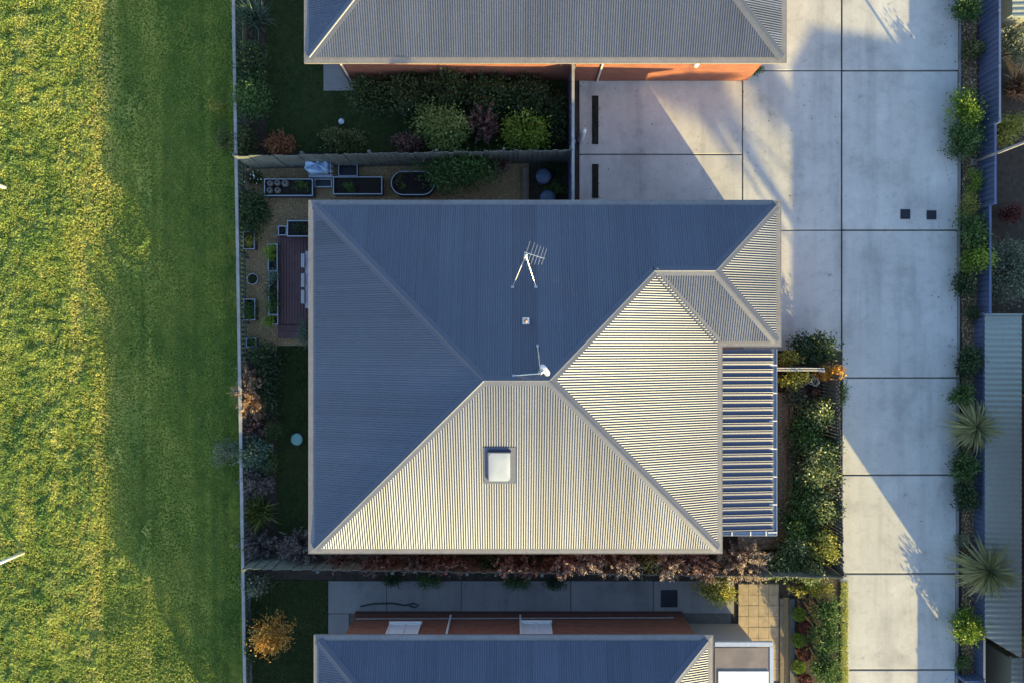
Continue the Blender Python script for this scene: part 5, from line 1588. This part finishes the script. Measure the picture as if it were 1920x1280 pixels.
def in_gravel(x, y):
    a_ = (x > X(460)) & (x < X(990)) & (y < Y(314)) & (y > 3.7)
    b_ = (x > X(460)) & (x < X(578)) & (y <= 3.7) & (y > Y(648))
    deck_ = (x > X(521)) & (y < Y(440)) & (y > Y(636))
    return (a_ | b_) & ~deck_
tag(pebbles('gravel', 30000, in_gravel, (X(458), X(992), Y(650), Y(306)), 0.022, M['pebble'], -0.012), 'brown gravel covering the upper left garden', 'gravel')
tag(pebbles('stone_chips', 9000, lambda x, y: (x < X(1478)) & (y < Y(740)) & ((x > X(1462)) | (y < Y(1004))), (8.0, X(1480), Y(1026), Y(740)), 0.026, M['chip'], -0.010), 'pale stone chips around the verandah edge', 'stone chips')
tag(pebbles('bark_chips', 7000, lambda x, y: x > 0, (X(1804), 16.45, -13, 13), 0.03, M['pebble'], -0.010), 'bark chips on the driveway garden bed', 'bark chips')


def vnoise(x, y, s, seed):
    g = np.random.default_rng(seed).random((96, 96))
    xs, ys = x * s + 40, y * s + 40
    i, j = np.floor(xs).astype(int), np.floor(ys).astype(int)
    fx, fy = xs - i, ys - j
    fx = fx * fx * (3 - 2 * fx); fy = fy * fy * (3 - 2 * fy)
    i %= 95; j %= 95
    return (g[i, j] * (1 - fx) * (1 - fy) + g[i + 1, j] * fx * (1 - fy) + g[i, j + 1] * (1 - fx) * fy + g[i + 1, j + 1] * fx * fy)


def turf(name, n, bbox, mat, zf, hfun, tfun, wid, label, per=3, keep=None):
    x = rng.uniform(bbox[0], bbox[1], n); y = rng.uniform(bbox[2], bbox[3], n)
    if keep is not None:
        k = keep(x, y); x, y = x[k], y[k]
    x = np.repeat(x, per) + rng.normal(0, 0.02, len(x) * per); y = np.repeat(y, per) + rng.normal(0, 0.02, len(y) * per)
    n = len(x)
    h = hfun(x, y) * rng.uniform(0.5, 1.4, n)
    th = rng.uniform(0, 2 * np.pi, n); ln = rng.uniform(0.3, 1.3, n) * h
    wd = wid * rng.uniform(0.6, 1.5, n)
    b_ = np.stack([x, y, zf(x, y) - 0.01], 1)
    sd = np.stack([-np.sin(th), np.cos(th), np.zeros(n)], 1) * wd[:, None] / 2
    tip = b_ + np.stack([np.cos(th) * ln, np.sin(th) * ln, h], 1)
    mid = b_ + np.stack([np.cos(th) * ln * 0.4, np.sin(th) * ln * 0.4, h * 0.65], 1)
    v = np.stack([b_, mid + sd, tip, mid - sd], 1).reshape(-1, 3)
    q = np.arange(4 * n).reshape(n, 4)
    t = np.clip(tfun(x, y) + rng.normal(0, 0.09, n), 0, 1)
    m = mesh_np(name, v, q, False, np.repeat(t, 4)); m.materials.append(mat)
    o = link(name, m, (0, 0, 0))
    return tag(o, label, 'grass', kind='stuff')


def wob(x, y):
    return 0.03 * np.sin(x * 1.7 + np.sin(y * 0.9) * 2) + 0.03 * np.sin(y * 1.3 + x * 0.6) + 0.015 * np.sin(x * 5.1 + y * 3.3)


def field_h(x, y):
    weeds = np.clip((-15.0 - x) / 1.2, 0, 1)
    return 0.035 + 0.02 * vnoise(x, y, 1.1, 3) + weeds * 0.02


def field_t(x, y):
    track = np.exp(-((x + 15.6 + 0.2 * np.sin(y * 0.5)) / 0.75) ** 2)
    green = np.clip((x + 14.2) / 2.0, 0, 1)
    lines = vnoise(x * 4.2, y * 0.16, 1.0, 9) - 0.5 + 0.6 * (vnoise(x * 1.6, y * 0.10, 1.0, 10) - 0.5)
    edge = np.exp(-((x + 18.4) / 0.16) ** 2)
    return np.clip(0.46 + 0.34 * track + 0.3 * edge - 0.22 * green + 0.45 * lines + 0.38 * (vnoise(x, y, 0.8, 4) - 0.5) + 0.3 * (vnoise(x, y, 3.3, 5) - 0.5), 0, 1)


turf('field_grass', 120000, (-20.4, -9.75, -14, 14), M['l_field'], lambda x, y: gz(x) + wob(x, y), field_h, field_t, 0.030, 'rough green and yellow grass of the open field')
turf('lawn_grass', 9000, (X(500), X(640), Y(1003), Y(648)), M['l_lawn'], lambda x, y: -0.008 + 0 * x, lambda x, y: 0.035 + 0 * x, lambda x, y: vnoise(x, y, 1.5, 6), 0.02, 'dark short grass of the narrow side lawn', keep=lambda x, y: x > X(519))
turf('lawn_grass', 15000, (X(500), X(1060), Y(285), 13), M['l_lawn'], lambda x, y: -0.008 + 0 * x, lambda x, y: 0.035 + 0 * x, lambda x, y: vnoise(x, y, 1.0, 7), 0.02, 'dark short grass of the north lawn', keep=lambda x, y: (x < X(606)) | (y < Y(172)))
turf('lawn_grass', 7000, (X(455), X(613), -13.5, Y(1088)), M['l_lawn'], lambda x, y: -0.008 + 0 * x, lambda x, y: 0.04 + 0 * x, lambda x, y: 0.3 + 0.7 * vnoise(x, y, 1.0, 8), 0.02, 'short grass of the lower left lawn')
turf('verge_grass', 2500, (X(1577), X(1589), -13.5, Y(1090)), M['l_field'], lambda x, y: -0.006 + 0 * x, lambda x, y: 0.05 + 0 * x, lambda x, y: 0.7 + 0 * x, 0.02, 'yellow grass strip between the hedge and the driveway')


def weeds(n):
    """broad-leaved weeds standing in lumps on the sunny side of the field"""
    x = rng.uniform(-20.4, -13.2, n); y = rng.uniform(-14, 14, n)
    lump = np.clip(vnoise(x, y, 2.4, 21) * 1.1 + vnoise(x, y, 5.2, 22) * 1.2 - 0.85, 0, 1)
    side = np.clip((-15.1 - x) / 1.6, 0.0, 1) + 0.35 * (vnoise(x, y, 0.7, 23) > 0.62)
    k = rng.random(n) < np.clip(lump * 2.2 + 0.12, 0, 1) * np.clip(side, 0, 1)
    x, y, lump = x[k], y[k], lump[k]
    n = len(x)
    z = gz(x) + wob(x, y) + 0.02 + rng.random(n) ** 0.7 * (0.02 + 0.095 * lump)
    pos = np.stack([x, y, z], 1)
    v, q = leaves(pos, np.stack([rng.normal(0, 1, n), rng.normal(0, 1, n), np.full(n, 0.35)], 1), 0.08, 0.055, 0.4, 0.9)
    t = np.clip(0.42 + 0.5 * (vnoise(x * 2.4, y * 0.3, 1.0, 24) - 0.5) + 0.5 * (vnoise(x, y, 2.6, 25) - 0.5) + rng.normal(0, 0.08, n), 0, 1)
    m = mesh_np('field_weeds', v, q, False, np.repeat(t, 4)); m.materials.append(M['l_field'])
    tag(link('field_weeds', m, (0, 0, 0)), 'lumpy broad-leaved weeds on the sunny side of the field', 'weeds', kind='stuff')


weeds(230000)


def litter(n):
    """fallen leaves along the kerb, the joints and the narrow path"""
    a_ = n // 2
    x = np.concatenate([15.75 - rng.exponential(0.35, a_), rng.uniform(2.3, 11.6, n // 4), rng.uniform(-5.4, 7.5, n - a_ - n // 4)])
    y = np.concatenate([rng.uniform(-12, 12, a_), rng.uniform(4.0, 9.2, n // 4), -8.0 - rng.exponential(0.3, n - a_ - n // 4)])
    k = (y > -9.4) | (x > 9)
    x, y = x[k], y[k]; n = len(x)
    pos = np.stack([x, y, np.full(n, 0.022)], 1)
    v, q = leaves(pos, np.stack([rng.normal(0, 1, n), rng.normal(0, 1, n), np.zeros(n)], 1), 0.06, 0.035, 0.05, 6.0)
    v[:, 2] = np.clip(v[:, 2], 0.016, 0.035)
    m = mesh_np('leaf_litter', v, q, False, np.repeat(rng.random(n) * 0.5, 4)); m.materials.append(M['l_plum'])
    tag(link('leaf_litter', m, (0, 0, 0)), 'scattered fallen leaves on the concrete', 'leaves', kind='stuff')


litter(160)
